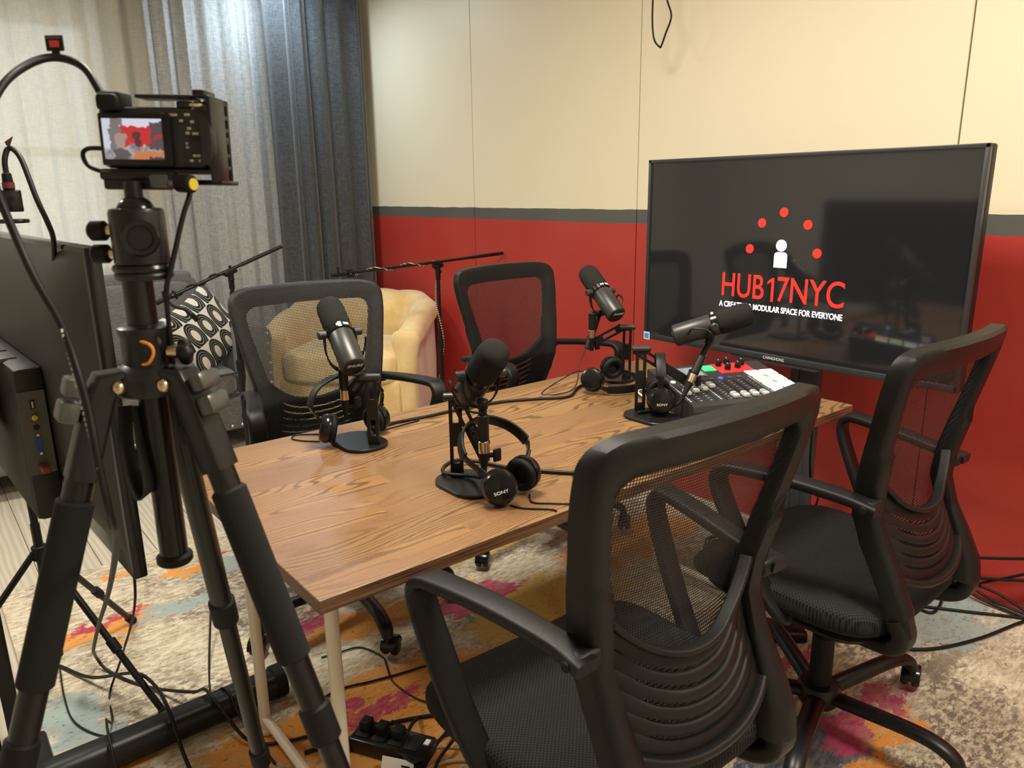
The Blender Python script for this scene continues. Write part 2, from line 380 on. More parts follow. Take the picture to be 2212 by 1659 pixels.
# ------------------------------------------------------------------ curtains
def fabric(name, c1, c2, rough=.9, trans=0.0, sheen=.3, alpha=0.0, wscale=420):
    m, nt, b = nodes(name); g = G(nt); co = g.coord('Object')
    w1 = g.noise(g.mapping(co, scale=(wscale, wscale, 30)), 1.0, 2); w2 = g.noise(g.mapping(co, scale=(30, 30, wscale)), 1.0, 2)
    f = g.step(g.math('ADD', g.math('MULTIPLY', w1, .5), g.math('MULTIPLY', w2, .5)), .38, .62)
    big = g.noise(co, 4.0, 3)
    colr = g.mix(f, (*c1, 1), (*c2, 1)); nt.links.new(colr, b.inputs['Base Color']); b.inputs['Roughness'].default_value = rough
    b.inputs['Sheen Weight'].default_value = sheen; b.inputs['Specular IOR Level'].default_value = .15
    g.bump(f, .3, .001, b.inputs['Normal'])
    if trans or alpha:
        out = nt.nodes['Material Output']; tr = nt.nodes.new('ShaderNodeBsdfTranslucent'); nt.links.new(colr, tr.inputs[0])
        ms = nt.nodes.new('ShaderNodeMixShader'); ms.inputs[0].default_value = trans; nt.links.new(b.outputs[0], ms.inputs[1]); nt.links.new(tr.outputs[0], ms.inputs[2])
        last = ms.outputs[0]
        if alpha:
            tp = nt.nodes.new('ShaderNodeBsdfTransparent'); m2 = nt.nodes.new('ShaderNodeMixShader'); m2.inputs[0].default_value = alpha
            nt.links.new(last, m2.inputs[1]); nt.links.new(tp.outputs[0], m2.inputs[2]); last = m2.outputs[0]
        nt.links.new(last, out.inputs[0])
    return m
def curtain(name, label, x0, x1, y, zlo, zhi, folds, amp, material, seed):
    rnd = random.Random(seed); ph = [rnd.uniform(0, 6.28) for _ in range(4)]; n = int(folds * 14)
    warp = [rnd.uniform(-.3, .3) for _ in range(3)]
    def f(u, v):
        x = x0 + (x1 - x0) * u; zz = zlo + (zhi - zlo) * v
        t = u * folds * 2 * PI + warp[0] * math.sin(5 * u + ph[0]) * 3 + warp[1] * math.sin(11 * u + ph[1]) * 2 + .25 * math.sin(2.2 * v + ph[2] + 7 * u)
        a = amp * (.75 + .35 * math.sin(9 * u + ph[3])) * (1.0 - .25 * v)
        return Vector((x + .25 * a * math.sin(2 * t), y + a * math.sin(t) + .3 * a * math.sin(2.3 * t + ph[1]), zz))
    o = MB().grid(f, n, 14).build(name, material, None, 180, fix=False)
    md = o.modifiers.new('thickness', 'SOLIDIFY'); md.thickness = .002
    return tag(o, label, 'curtain')
SHEER = fabric('sheer_voile', srgb(206, 203, 190), srgb(222, 219, 208), .9, trans=.32, sheen=.0, alpha=.16, wscale=700)
LINEN = fabric('grey_linen', srgb(150, 152, 152), srgb(186, 186, 183), .95, trans=.12)
VELVET = fabric('charcoal_velvet', srgb(56, 58, 60), srgb(76, 78, 80), .9, sheen=.5, wscale=250)
curtain('sheer_curtain', 'white sheer curtain over the bright window behind the camera rig', -2.4, .12, 3.41, .02, 2.5, 19, .042, SHEER, 3)
curtain('linen_curtain', 'light grey linen curtain between the white sheer and the charcoal curtain', .085, .80, 3.31, .02, 2.5, 6, .026, LINEN, 5)
curtain('velvet_curtain', 'dark charcoal curtain hanging in the corner next to the cream wall', .70, 1.335, 3.215, .02, 2.5, 5, .030, VELVET, 8)
rod = thing('curtain_rod', 'metal curtain rod above the curtains at the top of the back wall', 'curtain rod', (0, 0, 0))
MB().cyl((-2.45, 3.30, 2.52), (1.37, 3.30, 2.52), .012).build('rod', CHROME, rod)
for x_ in (-2.2, -.6, 1.33): MB().box((x_, 3.45, 2.52), (.03, .32, .02)).build('bracket', CHROME, rod, 0)
# ------------------------------------------------------------------ table
m, nt, b = nodes('walnut_laminate'); g = G(nt); co = g.coord('Object'); s_ = g.sep(co)
def wood(nt, g, co, s_):
    row = g.math('FLOOR', g.math('DIVIDE', g.math('ADD', s_[1], 5.0), .127))
    wn = nt.nodes.new('ShaderNodeTexWhiteNoise'); wn.noise_dimensions = '1D'; g.val(wn.inputs['W'], row)
    seg = g.math('FLOOR', g.math('ADD', g.math('DIVIDE', s_[0], .72), g.math('MULTIPLY', wn.outputs[0], 7.0)))
    wn2 = nt.nodes.new('ShaderNodeTexWhiteNoise'); wn2.noise_dimensions = '2D'; nt.links.new(g.comb(row, seg, 0.0), wn2.inputs['Vector'])
    r2 = wn2.outputs[0]
    off = g.math('MULTIPLY', r2, 37.0)
    xo = g.math('ADD', s_[0], off)
    warp = g.noise(g.comb(g.math('MULTIPLY', xo, 1.5), g.math('MULTIPLY', s_[1], 7.0), off), 1.0, 2, .5)
    warp2 = g.noise(g.comb(g.math('MULTIPLY', xo, 14.0), g.math('MULTIPLY', s_[1], 60.0), off), 1.0, 2, .5)
    t = g.math('ADD', g.math('ADD', s_[1], g.math('MULTIPLY', warp, .34)), g.math('MULTIPLY', warp2, .007))
    wave = g.math('SINE', g.math('MULTIPLY', t, 2 * PI / .0145))
    zone = g.step(g.noise(g.comb(g.math('MULTIPLY', xo, .9), g.math('MULTIPLY', s_[1], 9.0), off), 1.0, 2, .5), .38, .50)
    fine = g.noise(g.mapping(co, scale=(9, 210, 210)), 1.0, 3, .6)
    spk = g.noise(g.mapping(co, scale=(120, 260, 200)), 1.0, 2, .6)
    cl = g.noise(g.mapping(co, scale=(2, 9, 9)), 1.0, 3)
    line = g.math('MULTIPLY', g.step(wave, .15, .90), g.math('ADD', g.math('MULTIPLY', zone, .62), .10))
    c1 = g.mix(cl, (*srgb(126, 93, 58), 1), (*srgb(148, 112, 70), 1))
    c1 = g.mix(g.math('MULTIPLY', g.math('SUBTRACT', 1.0, zone), .55), c1, (*srgb(116, 85, 60), 1))
    c1 = g.mix(g.math('MULTIPLY', g.step(r2, .55, 1.0), .40), c1, (*srgb(106, 75, 50), 1))
    c1 = g.mix(line, c1, (*srgb(68, 44, 29), 1))
    c1 = g.mix(g.math('MULTIPLY', g.step(fine, .52, .78), .35), c1, (*srgb(104, 70, 46), 1))
    c1 = g.mix(g.math('MULTIPLY', g.step(spk, .55, .75), .22), c1, (*srgb(176, 142, 104), 1))
    return c1, line, fine
c1, wf_, fine = wood(nt, g, co, s_)
nt.links.new(c1, b.inputs['Base Color']); b.inputs['Roughness'].default_value = .40; b.inputs['Specular IOR Level'].default_value = .5
g.bump(g.math('ADD', g.math('MULTIPLY', wf_, -.6), fine), .10, .001, b.inputs['Normal'])
WOOD = m
m, nt, b = nodes('walnut_laminate_edge'); g = G(nt); co = g.coord('Object')
n1 = g.noise(g.mapping(co, scale=(5, 5, 260)), 1.0, 3, .6, .4)
nt.links.new(g.ramp(n1, [(.36, srgb(58, 36, 25)), (.5, srgb(104, 70, 48)), (.66, srgb(122, 86, 58))]), b.inputs['Base Color']); b.inputs['Roughness'].default_value = .4
WOODE = m
TLX, TWY, TZ, TT = .7714, .381, .74, .024
table = thing('conference_table', 'walnut topped conference table on white metal legs holding the microphones', 'table', (0, 0, 0))
tp = MB().box((0, 0, TZ - TT / 2), (TLX * 2, TWY * 2, TT), bev=.0012, seg=1).build('tabletop', WOOD, table, 0)
tp.data.materials.append(WOODE)
for p in tp.data.polygons:
    if abs(p.normal.z) < .5: p.material_index = 1
for sx in (-1, 1):
    for sy in (-1, 1):
        lx, ly = ((-.640, -.120), (-.640, .325))[sy > 0] if sx < 0 else ((.745, -.196), (.745, .250))[sy > 0]
        lg = MB().cyl((lx, ly, TZ - TT), (lx, ly, .016), .0135, n=14).build('leg', WHITEP, table)
        MB().cyl((lx, ly, .024), (lx, ly, .0102), .017, n=14, bev=.002).build('foot_glide', mat('glide_plastic', (.8, .78, .72), .4), lg)
MB().cyl((-.640, -.120, .055), (-.640, .325, .055), .0115, n=12).build('stretcher', WHITEP, table)
MB().cyl((.745, -.196, .055), (.745, .250, .055), .0115, n=12).build('stretcher', WHITEP, table)

# ------------------------------------------------------------------ mesh office chair
def mesh_fabric(name, pitch, hole, col):
    m, nt, b = nodes(name); g = G(nt); uv = g.sep(g.coord('UV')); k = 2 * PI / pitch
    a = g.math('COSINE', g.math('MULTIPLY', uv[0], k)); c = g.math('COSINE', g.math('MULTIPLY', uv[1], k))
    f = g.math('GREATER_THAN', g.math('ADD', a, c), hole)
    b.inputs['Base Color'].default_value = (*col, 1); b.inputs['Roughness'].default_value = .6
    tp = nt.nodes.new('ShaderNodeBsdfTransparent'); ms = nt.nodes.new('ShaderNodeMixShader')
    nt.links.new(f, ms.inputs[0]); nt.links.new(b.outputs[0], ms.inputs[1]); nt.links.new(tp.outputs[0], ms.inputs[2])
    nt.links.new(ms.outputs[0], nt.nodes['Material Output'].inputs[0]); return m
MESHF = mesh_fabric('back_mesh_fabric', .0052, .28, (.009, .009, .009))
m, nt, b = nodes('seat_mesh_fabric'); g = G(nt); uv = g.sep(g.coord('Object')); k = 2 * PI / .0075
f = g.step(g.math('MULTIPLY', g.math('COSINE', g.math('MULTIPLY', uv[0], k)), g.math('COSINE', g.math('MULTIPLY', uv[1], k))), .1, .6)
nt.links.new(g.mix(f, (.019, .019, .019, 1), (.004, .004, .004, 1)), b.inputs['Base Color']); b.inputs['Roughness'].default_value = .75; b.inputs['Specular IOR Level'].default_value = .15
g.bump(f, .5, .002, b.inputs['Normal']); SEATM = m
CHP = mat('chair_plastic', (.0062, .0061, .006), .42, spec=.30, bump=.25, bscale=900)

YB = [(.43, -.215), (.48, -.205), (.54, -.175), (.60, -.142), (.66, -.122), (.72, -.126), (.78, -.138), (.85, -.154), (.90, -.165), (.95, -.176), (1.02, -.190)]
HO = [(.43, .200), (.48, .208), (.54, .208), (.60, .205), (.66, .208), (.72, .220), (.78, .233), (.85, .246), (.90, .255), (.955, .261), (.975, .255), (.988, .243), (.996, .230), (1.003, .205), (1.009, .165), (1.013, .08)]
def yb(z): return lerp_table(YB, z)
def ho(z): return lerp_table(HO, z)
KX, DZ = .925, .012        # proportions of the moulded back
def surf(x, z, off=0.0):
    h = ho(min(z, .97)); k = max(0.0, min(1.0, (z - .47) / .12)); return Vector((x * KX, yb(z) - .034 * k * (1 - (x / h) ** 2) + off, z + DZ))
def path_half(pts, n=5):
    P = catmull([(x, 0, z) for x, z in pts], n); return [(p.x, p.z) for p in P]
def fam(s, x):             # family of lumbar curves, s=0 window bottom, s=1 lower lip
    return .640 - .136 * s + (.075 - .039 * s) * (abs(x) / .165) ** 2.3
def chair_proto():
    t = thing('office_chair', 'x', 'chair', (0, 0, 0), 0, 'black mesh office chairs around the table')
    # seat pad: superellipse cushion with a waterfall front
    def seat(u, v):
        a = 2 * PI * u; ph = -PI / 2 + PI * v
        ex = lambda c, e: math.copysign(abs(c) ** e, c)
        x = .250 * ex(math.cos(a), .42) * ex(math.cos(ph), .35); y = .022 + .240 * ex(math.sin(a), .42) * ex(math.cos(ph), .35)
        zz = .448 + .036 * ex(math.sin(ph), .6)
        if y > .12: zz -= 1.6 * (y - .12) ** 2 * (1 if ph > 0 else .6)
        if ph > 0: zz += .012 * (abs(x) / .255) ** 2 - .004
        return Vector((x, y, zz))
    MB().grid(seat, 64, 20, closed_u=True).build('seat', SEATM, t, 60)
    MB().prism([(x, y + .02) for x, y in rrect(.44, .40, .07, 5)], .390, .416, bev=.012).build('seat_shell', CHP, t)
    # moulded back: an inverted U whose legs run down past the lumbar plate
    oh = path_half([(.200, .435), (.207, .48), (.208, .54), (.205, .60), (.209, .66), (.220, .72), (.233, .78), (.246, .85), (.257, .91), (.260, .962), (.250, .988), (.228, 1.002), (.19, 1.009), (.10, 1.012), (0, 1.013)])
    ih = path_half([(.140, .435), (.145, .48), (.150, .53), (.156, .58), (.162, .65), (.166, .70), (.176, .75), (.188, .80), (.199, .85), (.208, .89), (.212, .925), (.200, .945), (.17, .953), (.10, .955), (0, .955)])
    outer = oh + [(-x, z) for x, z in reversed(oh[:-1])]; inner = ih + [(-x, z) for x, z in reversed(ih[:-1])]
    fr = MB(); mid = lambda k: [(a[0] * (1 - k) + c[0] * k, a[1] * (1 - k) + c[1] * k) for a, c in zip(outer, inner)]
    seq = [(outer, .000), (mid(.10), .003), (mid(.9), .003), (inner, .0), (inner, -.020), (mid(.93), -.026), (mid(.5), -.034), (mid(.12), -.034), (outer, -.027)]
    R_ = [[surf(x, z, o_ * (1.0 if z > .8 else 1.25)) for x, z in p] for p, o_ in seq]
    fr.quad_strip_rings([[r[i] for r in R_] for i in range(len(outer))]); fr.build('backrest_frame', CHP, t, 50)
    # mesh stretched over the front
    def msh(u, v):
        zz = .50 + (1.006 - .50) * v; x = (2 * u - 1) * ho(zz) * .975; return surf(x, zz, .0042)
    MB().grid(msh, 28, 44, uvf=lambda u, v: ((2 * u - 1) * ho(.47 + .542 * v), .542 * v)).build('back_mesh', MESHF, t, 60, fix=False)
    # lumbar plate: bands separated by narrow slots that close toward the sides
    lb = MB(); cuts = [0, .175, .34, .505, .665, .82, 1.0]
    gap = lambda x: .0032 * max(0.0, min(1.0, (.132 - abs(x)) / .02))
    bul = lambda x: -.014 - .016 * (1 - (x / .165) ** 2)
    for k in range(6):
        def band(u, v, k=k):
            x = (2 * u - 1) * .166; z1 = fam(cuts[k], x) - (gap(x) if k else 0); z0 = fam(cuts[k + 1], x) + (gap(x) if k < 5 else 0)
            q = 1 - abs(2 * v - 1) ** 3; return surf(x, z1 + (z0 - z1) * v, bul(x) - .0018 * q), (0, -1, 0)
        lb.solid(band, 28, 6, .006)
    lb.build('lumbar_panel', CHP, t, 60)
    for s_, rr, nm in ((-.03, .0065, 'window_rim'), (1.02, .0085, 'lower_lip')):
        MB().sweep([surf(x, fam(s_, x), bul(x) - .004) for x in [-.165 + .33 * i / 24 for i in range(25)]], rrect(.022, rr * 1.7, rr * .7, 3), (0, -1, 0), raw=True).build(nm, CHP, t, 60)
    # feet of the back hooking under the seat, arm loops
    for s in (-1, 1):
        MB().sweep([(s * .166, -.222, .475), (s * .164, -.236, .445), (s * .160, -.228, .415), (s * .150, -.18, .400), (s * .14, -.06, .396)], rrect(.058, .034, .012, 3), (1, 0, 0), sm=5).build('back_bracket', CHP, t, 50)
        arm = MB(); asec = rrect(.046, .021, .008, 3)
        arm.sweep([(s * .216, -.182, .704), (s * .218, -.12, .713), (s * .240, -.01, .724), (s * .264, .085, .7275), (s * .272, .118, .7235), (s * .274, .135, .703), (s * .272, .130, .670), (s * .266, .098, .600), (s * .259, .055, .520), (s * .250, .010, .452), (s * .235, -.02, .416), (s * .18, -.025, .400)],
                  asec, lambda k, p: (1, .15 * s, 0), sm=6, scale=[(0, .9), (.3, 1.0), (.62, 1.12), (1, .9)])
        a_ = arm.build('armrest', CHP, t, 50)
        MB().box((s * .203, -.158, .7035), (.050, .040, .030), bev=.010, seg=3).build('pivot_joint', CHP, a_)
        MB().cyl((s * .232, -.162, .7045), (s * .2395, -.162, .7045), .0075, n=14, bev=.001).build('bolt', BLKR, a_)
    # mechanism, lift, base
    MB().box((0, -.01, .372), (.17, .24, .05), bev=.012).build('tilt_mechanism', BLKM, t)
    MB().tube([(.07, .02, .37), (.16, .05, .368), (.235, .07, .36)], .005, 8).tube([(.225, .067, .361), (.275, .082, .35)], .010, 8).build('lift_lever', BLKR, t)
    MB().cyl((0, 0, .24), (0, 0, .352), .0145, n=18).build('gas_lift', CHROME, t)
    MB().cyl((0, 0, .085), (0, 0, .258), .027, .0255, n=22, bev=.003).build('lift_cover', BLKR, t)
    MB().lathe([(.028, .070), (.044, .074), (.050, .085), (.050, .118), (.044, .126), (.028, .128)]).build('base_hub', BLKM, t)
    for k in range(5):
        a = math.radians(-17 + 72 * k); ca, sa = math.cos(a), math.sin(a)
        P = [(.03, .100), (.12, .108), (.22, .116), (.275, .112), (.310, .095), (.322, .070)]
        lg = MB().sweep([(r * ca, r * sa, z) for r, z in P], oval(.021, .0145, 12), (-sa, ca, 0), sm=5, scale=[(0, 1.15), (.8, 1.0), (1, .75)]).build('base_leg', BLKM, t, 60)
        rnd = random.Random(k); ya = a + (.6, 2.4, -1.8, 2.0, .9)[k]; cx, cy = .322 * ca + .018 * math.cos(ya), .322 * sa + .018 * math.sin(ya)
        ax = Vector((-math.sin(ya), math.cos(ya), 0)); ctr = Vector((cx, cy, .0372))
        cs = MB(); cs.cyl((.322 * ca, .322 * sa, .078), (.322 * ca, .322 * sa, .045), .0085, n=10)
        for q in (-1, 1): cs.cyl(ctr + ax * q * .004, ctr + ax * q * .023, .0262, n=20, bev=.004)
        fw = Vector((math.cos(ya), math.sin(ya), 0))
        cs.sweep([ctr + fw * (.030 * math.cos(b_)) + Vector((0, 0, .030 * math.sin(b_))) for b_ in [math.radians(d) for d in range(0, 181, 20)]], rrect(.044, .005, .002, 2), ax, raw=True)
        cs.build('caster', BLKG, lg, 50)
    return t
chair = chair_proto()
CHAIRS = [(-.342, -.541, -1.0, .0, 'nearest black mesh chair, its back filling the right foreground, tucked under the near table edge'),
          (.421, -.538, 1.0, -.004, 'black mesh chair with its five-star base visible, beside the red wall under the television'),
          (-.203, .705, 174.3, .008, 'black mesh chair across the table in front of the gold armchair'),
          (.609, .695, 183.8, .010, 'black mesh chair across the table against the red wall beside the boom stand')]
for i, (x, y, a, dz, lab) in enumerate(CHAIRS):
    o = chair if i == 0 else copy_tree(chair)
    o.location = (x, y, .010); o.rotation_euler = (0, 0, math.radians(a)); o['label'] = lab
    for ch in o.children:   # seat height set by the gas lift
        if not ch.name.startswith(('base_', 'lift_cover')): ch.location.z += dz
        if ch.name.startswith('base_leg'): ch.rotation_euler.z = math.radians((8, 0, 31.7, 20.2)[i])
# ------------------------------------------------------------------ television on floor stand (right)
TVX = 1.0; tv = thing('television', 'large black television showing a red and white logo, in front of the red wall', 'television', (TVX, .003, .762))
SCRB = mat('tv_bezel', (.030, .031, .033), .35)
m, nt, b = nodes('tv_screen'); b.inputs['Base Color'].default_value = (.010, .010, .011, 1); b.inputs['Roughness'].default_value = .07; b.inputs['Specular IOR Level'].default_value = 1.0
b.inputs['Emission Color'].default_value = (.9, .95, 1.0, 1); b.inputs['Emission Strength'].default_value = .006
SCR = m
HW, HH = .553, .648     # half width, height
MB().box((.030, 0, HH / 2), (.036, HW * 2, HH), bev=.006).box((.062, 0, .26), (.05, .72, .36), bev=.015).build('rear_shell', BLK, tv, 40)
bz = MB()
for y0, y1, z0, z1 in ((-HW, HW, HH - .012, HH), (-HW, HW, 0, .020), (-HW, -HW + .011, 0, HH), (HW - .011, HW, 0, HH)):
    bz.box((.004, (y0 + y1) / 2, (z0 + z1) / 2), (.018, y1 - y0, z1 - z0), bev=.002)
bz.prism([(-.17, 0), (-.145, -.012), (.145, -.012), (.17, 0)], -.002, .012, M=basis((.0, 0, 0), (0, 1, 0), (0, 0, 1)), bev=.001)
bz.build('bezel', SCRB, tv, 30)
scr = MB().box((.005, 0, (.020 + HH - .012) / 2), (.006, HW * 2 - .022, HH - .032)).build('screen', SCR, tv, 0)
def emit(name, col, s):
    return mat(name, col, .5, emis=col, estr=s)
REDE = emit('screen_red', srgb(228, 44, 32), .62); WHE = emit('screen_white', srgb(214, 216, 240), .72); WHT2 = emit('screen_pure_white', srgb(240, 242, 248), .85)
TM = lambda y, z: basis((.0012, y, z), (0, -1, 0), (0, 0, 1))
zz = lambda z: z - .762
for y, z in ((.004, 1.234), (.079, 1.200), (-.079, 1.198), (.118, 1.117), (-.116, 1.114)): MB().prism(oval(.0145, .0145, 28), 0, .0012, M=TM(y, zz(z))).build('logo_dot', REDE, scr, 0)
MB().prism(oval(.0185, .0185, 28), 0, .0012, M=TM(.005, zz(1.132))).build('logo_head', WHE, scr, 0)
pm = MB(); pm.prism([(-.0225, -.025), (.0225, -.025), (.0225, .012), (.0215, .018), (.017, .022), (.012, .0235), (-.012, .0235), (-.017, .022), (-.0215, .018), (-.0225, .012)], 0, .0012, M=TM(.005, zz(1.088)))
pm.build('logo_torso', WHE, scr, 0)
t1 = text_mesh('logo_title', 'HUB', .112, REDE, scr, TM(.217, zz(.991)), width=.160, extrude=.0006, weight=.0006, align='LEFT')
text_mesh('logo_title', '7NYC', .112, REDE, scr, TM(-.213, zz(.991)), width=.222, extrude=.0006, weight=.0006, align='RIGHT')
MB().prism([(-.0045, -.038), (.0045, -.038), (.0045, .038), (-.0035, .038), (-.0185, .026), (-.0185, .0165), (-.0045, .0265)], -.0006, .0006, M=TM(.026, zz(.991))).build('logo_title', REDE, scr, 0)
t2 = text_mesh('logo_subtitle', 'A CREATIVE & MODULAR SPACE FOR EVERYONE', .0262, WHT2, scr, TM(.006, zz(.928)), width=.438, extrude=.0006, weight=.0004)
text_mesh('brand_text', 'CHANGHONG', .0135, WHT, tv, basis((-.0062, 0, .0085), (0, -1, 0), (0, 0, 1)), sx=.85)
st = MB().box((-.0055, HW - .016, .012), (.001, .028, .028), bev=.0).build('energy_sticker', mat('sticker_white', (.75, .8, .85), .5), tv, 0)
MB().box((-.0063, HW - .016, .012), (.0006, .021, .019)).build('sticker_print', mat('sticker_blue', srgb(60, 150, 215), .5), st, 0)
def tv_stand(name, label, x, y, ztop, dirx, m_):
    t = thing(name, label, 'tv stand', (x, y, 0), 0)
    for s in (-1, 1): MB().box((0, s * .036, ztop / 2 + .03), (.028, .030, ztop - .06), bev=.004).build('post', m_, t, 30)
    MB().box((0, 0, ztop / 2 - .1), (.018, .046, ztop - .5), bev=.003).build('cable_cover', m_, t, 30)
    MB().box((dirx * .018, 0, ztop - .12), (.022, .30, .06), bev=.004).build('mount_bracket', m_, t, 30)
    return t
STM = mat('stand_grey_metal', (.055, .060, .064), .42, metal=.2)
s1 = tv_stand('television_stand', 'dark grey post stand holding the large television behind the table', 1.13, -.04, 1.20, -1, STM)
MB().box((-.031, .04, 1.08), (.014, .25, .20), bev=.004).build('mount_plate', BLKM, s1, 30)
MB().sweep([(-.33, -.17, .034), (-.2, -.10, .036), (.05, -.02, .036), (.2, .02, .036)], rrect(.075, .045, .018, 4), (-.4, .9, 0), raw=True).build('base_foot', STM, s1, 50)
MB().box((.0, .03, .026), (.30, .42, .026), bev=.008).build('base_plate', STM, s1, 40)
# ------------------------------------------------------------------ microphones on desk stands, headphones
def slotted_bar(mb, p0, p1, side, w, th, slots):
    """flat bar from p0 to p1, width along side, with see-through slots [(s0,s1)] in metres from p0"""
    p0 = Vector(p0); p1 = Vector(p1); d = (p1 - p0).normalized(); L = (p1 - p0).length
    x = (Vector(side) - d * Vector(side).dot(d)).normalized(); B = basis(p0, x, d)
    cuts = [0.0]; 
    for a, b_ in slots: cuts += [a, b_]
    cuts.append(L)
    for i in range(len(cuts) - 1):
        a, b_ = cuts[i], cuts[i + 1]
        if i % 2 == 0: mb.box((0, (a + b_) / 2, 0), (w, b_ - a, th), M=B, bev=.001, seg=1)
        else:
            for s in (-1, 1): mb.box((s * w * .36, (a + b_) / 2, 0), (w * .28, b_ - a + .001, th), M=B)
    return mb
def desk_stand(label, post, ztop, E, A, side, baseoff, knob=None, rz=0.0):
    """post=(x,y); E arm end; A top of the threaded mount; coordinates in the room"""
    O = Vector((post[0], post[1], .74)); t = thing('desk_microphone_stand', label, 'microphone stand', O, 0, 'slotted desk microphone stands')
    lo = lambda p: Vector(p) - O
    bx, by = baseoff
    MB().prism([(x + bx, y + by) for x, y in rrect(.108, .150, .048, 7)], .0002, .0085, bev=.0015).build('base_plate', BLKM, t, 40)
    sd = Vector(side); po = MB()
    slotted_bar(po, (0, 0, .0085), (0, 0, ztop - .748), sd, .027, .006, [(.022, .058), (.108, .148)])
    po.build('post', BLKM, t, 40)
    T = Vector((0, 0, ztop - .74 - .004)); x = sd.normalized()
    MB().cyl(T - x * .024, T + x * .024, .0085, n=14, bev=.002).build('hinge', GRYP, t)
    e = lo(E); ar = MB(); off = x * (-.017 if knob is None else knob)
    slotted_bar(ar, T + off, e + off * .2, sd, .025, .006, [(.022, (e - T).length * .5)])
    a_ = ar.build('arm', BLKM, t, 40)
    d = (e - T).normalized(); nrm = sd.normalized().cross(d)
    if nrm.z < 0: nrm = -nrm
    text_mesh('brand_text', 'RODE', .016, GREYTXT, a_, basis(T + off * .6 + (e - T) * .68 + nrm * .0034, d, nrm.cross(d)), extrude=.0002)
    a0 = e + (lo(A) - e) * .0; up = (lo(A) - e).normalized()
    mt = MB(); mt.cyl(e - up * .012, e + up * .030, .0115, n=16, bev=.002); mt.cyl(e + up * .028, lo(A), .0085, n=14)
    mt.cyl(e + up * .024, e + up * .030, .013, n=16, bev=.001); mt.build('swivel_mount', BLKM, t)
    MB().box(e + x * .026, (.018, .006, .026), bev=.002).cyl(e + x * .008, e + x * .020, .005, n=10).build('wing_knob', BLK, t)
    return t
def microphone(label, ctr, axis, yokebase, right, xlr, side=1, ud=(0, 0, 1)):
    """axis points at the foam end; yoke pivots about `right`; built about ctr"""
    O = Vector(yokebase); t = thing('microphone', label, 'microphone', O, 0, 'black broadcast microphones'); c0 = Vector(ctr) - O
    ax = Vector(axis).normalized(); F = basis(c0, Vector(right) - ax * Vector(right).dot(ax), (0, 0, 0) if False else ax)   # x=right, y=axis, z=x cross y
    Rm = F @ Matrix.Rotation(-PI / 2, 4, 'X')      # lathe Z -> axis
    MB().lathe([(.0, -.094), (.022, -.094), (.0262, -.091), (.0272, -.086), (.0272, -.006), (.0258, -.003), (.0258, .000)], Rm, 32).build('body', mat('mic_grey_metal', (.030, .030, .028), .38, metal=.15), t)
    MB().lathe([(.0, -.0949), (.0215, -.0949), (.0225, -.0938)], Rm, 28).build('end_cap', BLK, t)
    MB().lathe([(.0262, -.002), (.0288, .000), (.0288, .013), (.0262, .015)], Rm, 32).build('collar_ring', BLKG, t)
    MB().lathe([(.0275, .014), (.0292, .018), (.0296, .040), (.0292, .072), (.0265, .086), (.0205, .0935), (.010, .0965), (.0, .097)], Rm, 32).build('foam_windscreen', FOAM, t)
    # printed marks
    zc = F.to_3x3() @ Vector((0, 0, 1)); xr = F.to_3x3() @ Vector((1, 0, 0))
    cap = c0 - ax * .0953
    upv = zc if zc.z > 0 else -zc
    text_mesh('brand_text', 'SHURE', .011, WHT, t, basis(cap + upv * .008, ax.cross(upv) * -1, upv) if (ax.cross(upv) * -1).cross(upv).dot(-ax) > 0 else basis(cap + upv * .008, ax.cross(upv), upv), extrude=.0002, shear=.2)
    lb = MB()
    for k, (w_, q) in enumerate(((.012, 18), (.004, -8), (.004, -20))):
        a = math.radians(q); n_ = (upv * math.cos(a) + xr * math.sin(a)); tx = (xr * math.cos(a) - upv * math.sin(a))
        lb.box((0, 0, 0), (w_, .006, .0006), M=basis(c0 + ax * .0065 + n_ * .0290, tx, ax))
    lb.build('ring_label', WHT, t, 0)
    # yoke
    piv = c0 + ax * .004; b0 = Vector((0, 0, 0)); yk = MB(); dn = (b0 - piv); dn = dn - xr * dn.dot(xr)
    for s in (-1, 1):
        P = [piv + xr * s * .0345, piv + xr * s * .0345 + dn * .45, piv + xr * s * .026 + dn * .80, piv + xr * s * .010 + dn * .99, piv + dn]
        yk.sweep(P, rrect(.012, .0032, .0012, 2), lambda k, p: ax, sm=4)
    yk.cyl(b0 - dn.normalized() * .012, b0 + dn.normalized() * .006, .0105, n=14, bev=.0015)
    yk.build('yoke', BLK, t, 50)
    for s in (-1, 1): MB().cyl(piv + xr * s * .030, piv + xr * s * .048, .0095, n=16, bev=.002).build('side_knob', GRYP, t)
    # pre-wired lead and xlr coupler
    x0 = Vector(xlr) - O
    MB().tube([c0 + xr * side * .027 - ax * .060, c0 + xr * side * .044 - ax * .045 + upv * .012, c0 + xr * side * .052 - ax * .015, piv + xr * side * .052 + dn * .5, piv + xr * side * .03 + dn * 1.05, x0 + Vector(ud).normalized() * .050], .0022, 8).build('lead', CABLE, t)
    xl = MB(); ud = Vector(ud).normalized()
    xl.cyl(x0, x0 + ud * .048, .0105, n=16, bev=.002); xl.build('xlr_coupler', BLKM, t)
    MB().cyl(x0 - ud * .024, x0, .0095, n=16, bev=.0015).build('xlr_plug', BRASSY, t)
    MB().cyl(x0 - ud * .060, x0 - ud * .024, .005, .0092, n=14).build('plug_boot', BLKR, t)
    t.scale = (1.07, 1.07, 1.07); return t
RT = (.776, -.631, 0)
desk_stand('desk microphone stand by the far table edge in front of the gold armchair', (-.376, .166), .912, (-.398, .25, .835), (-.398, .25, .912), RT, (-.012, .05))
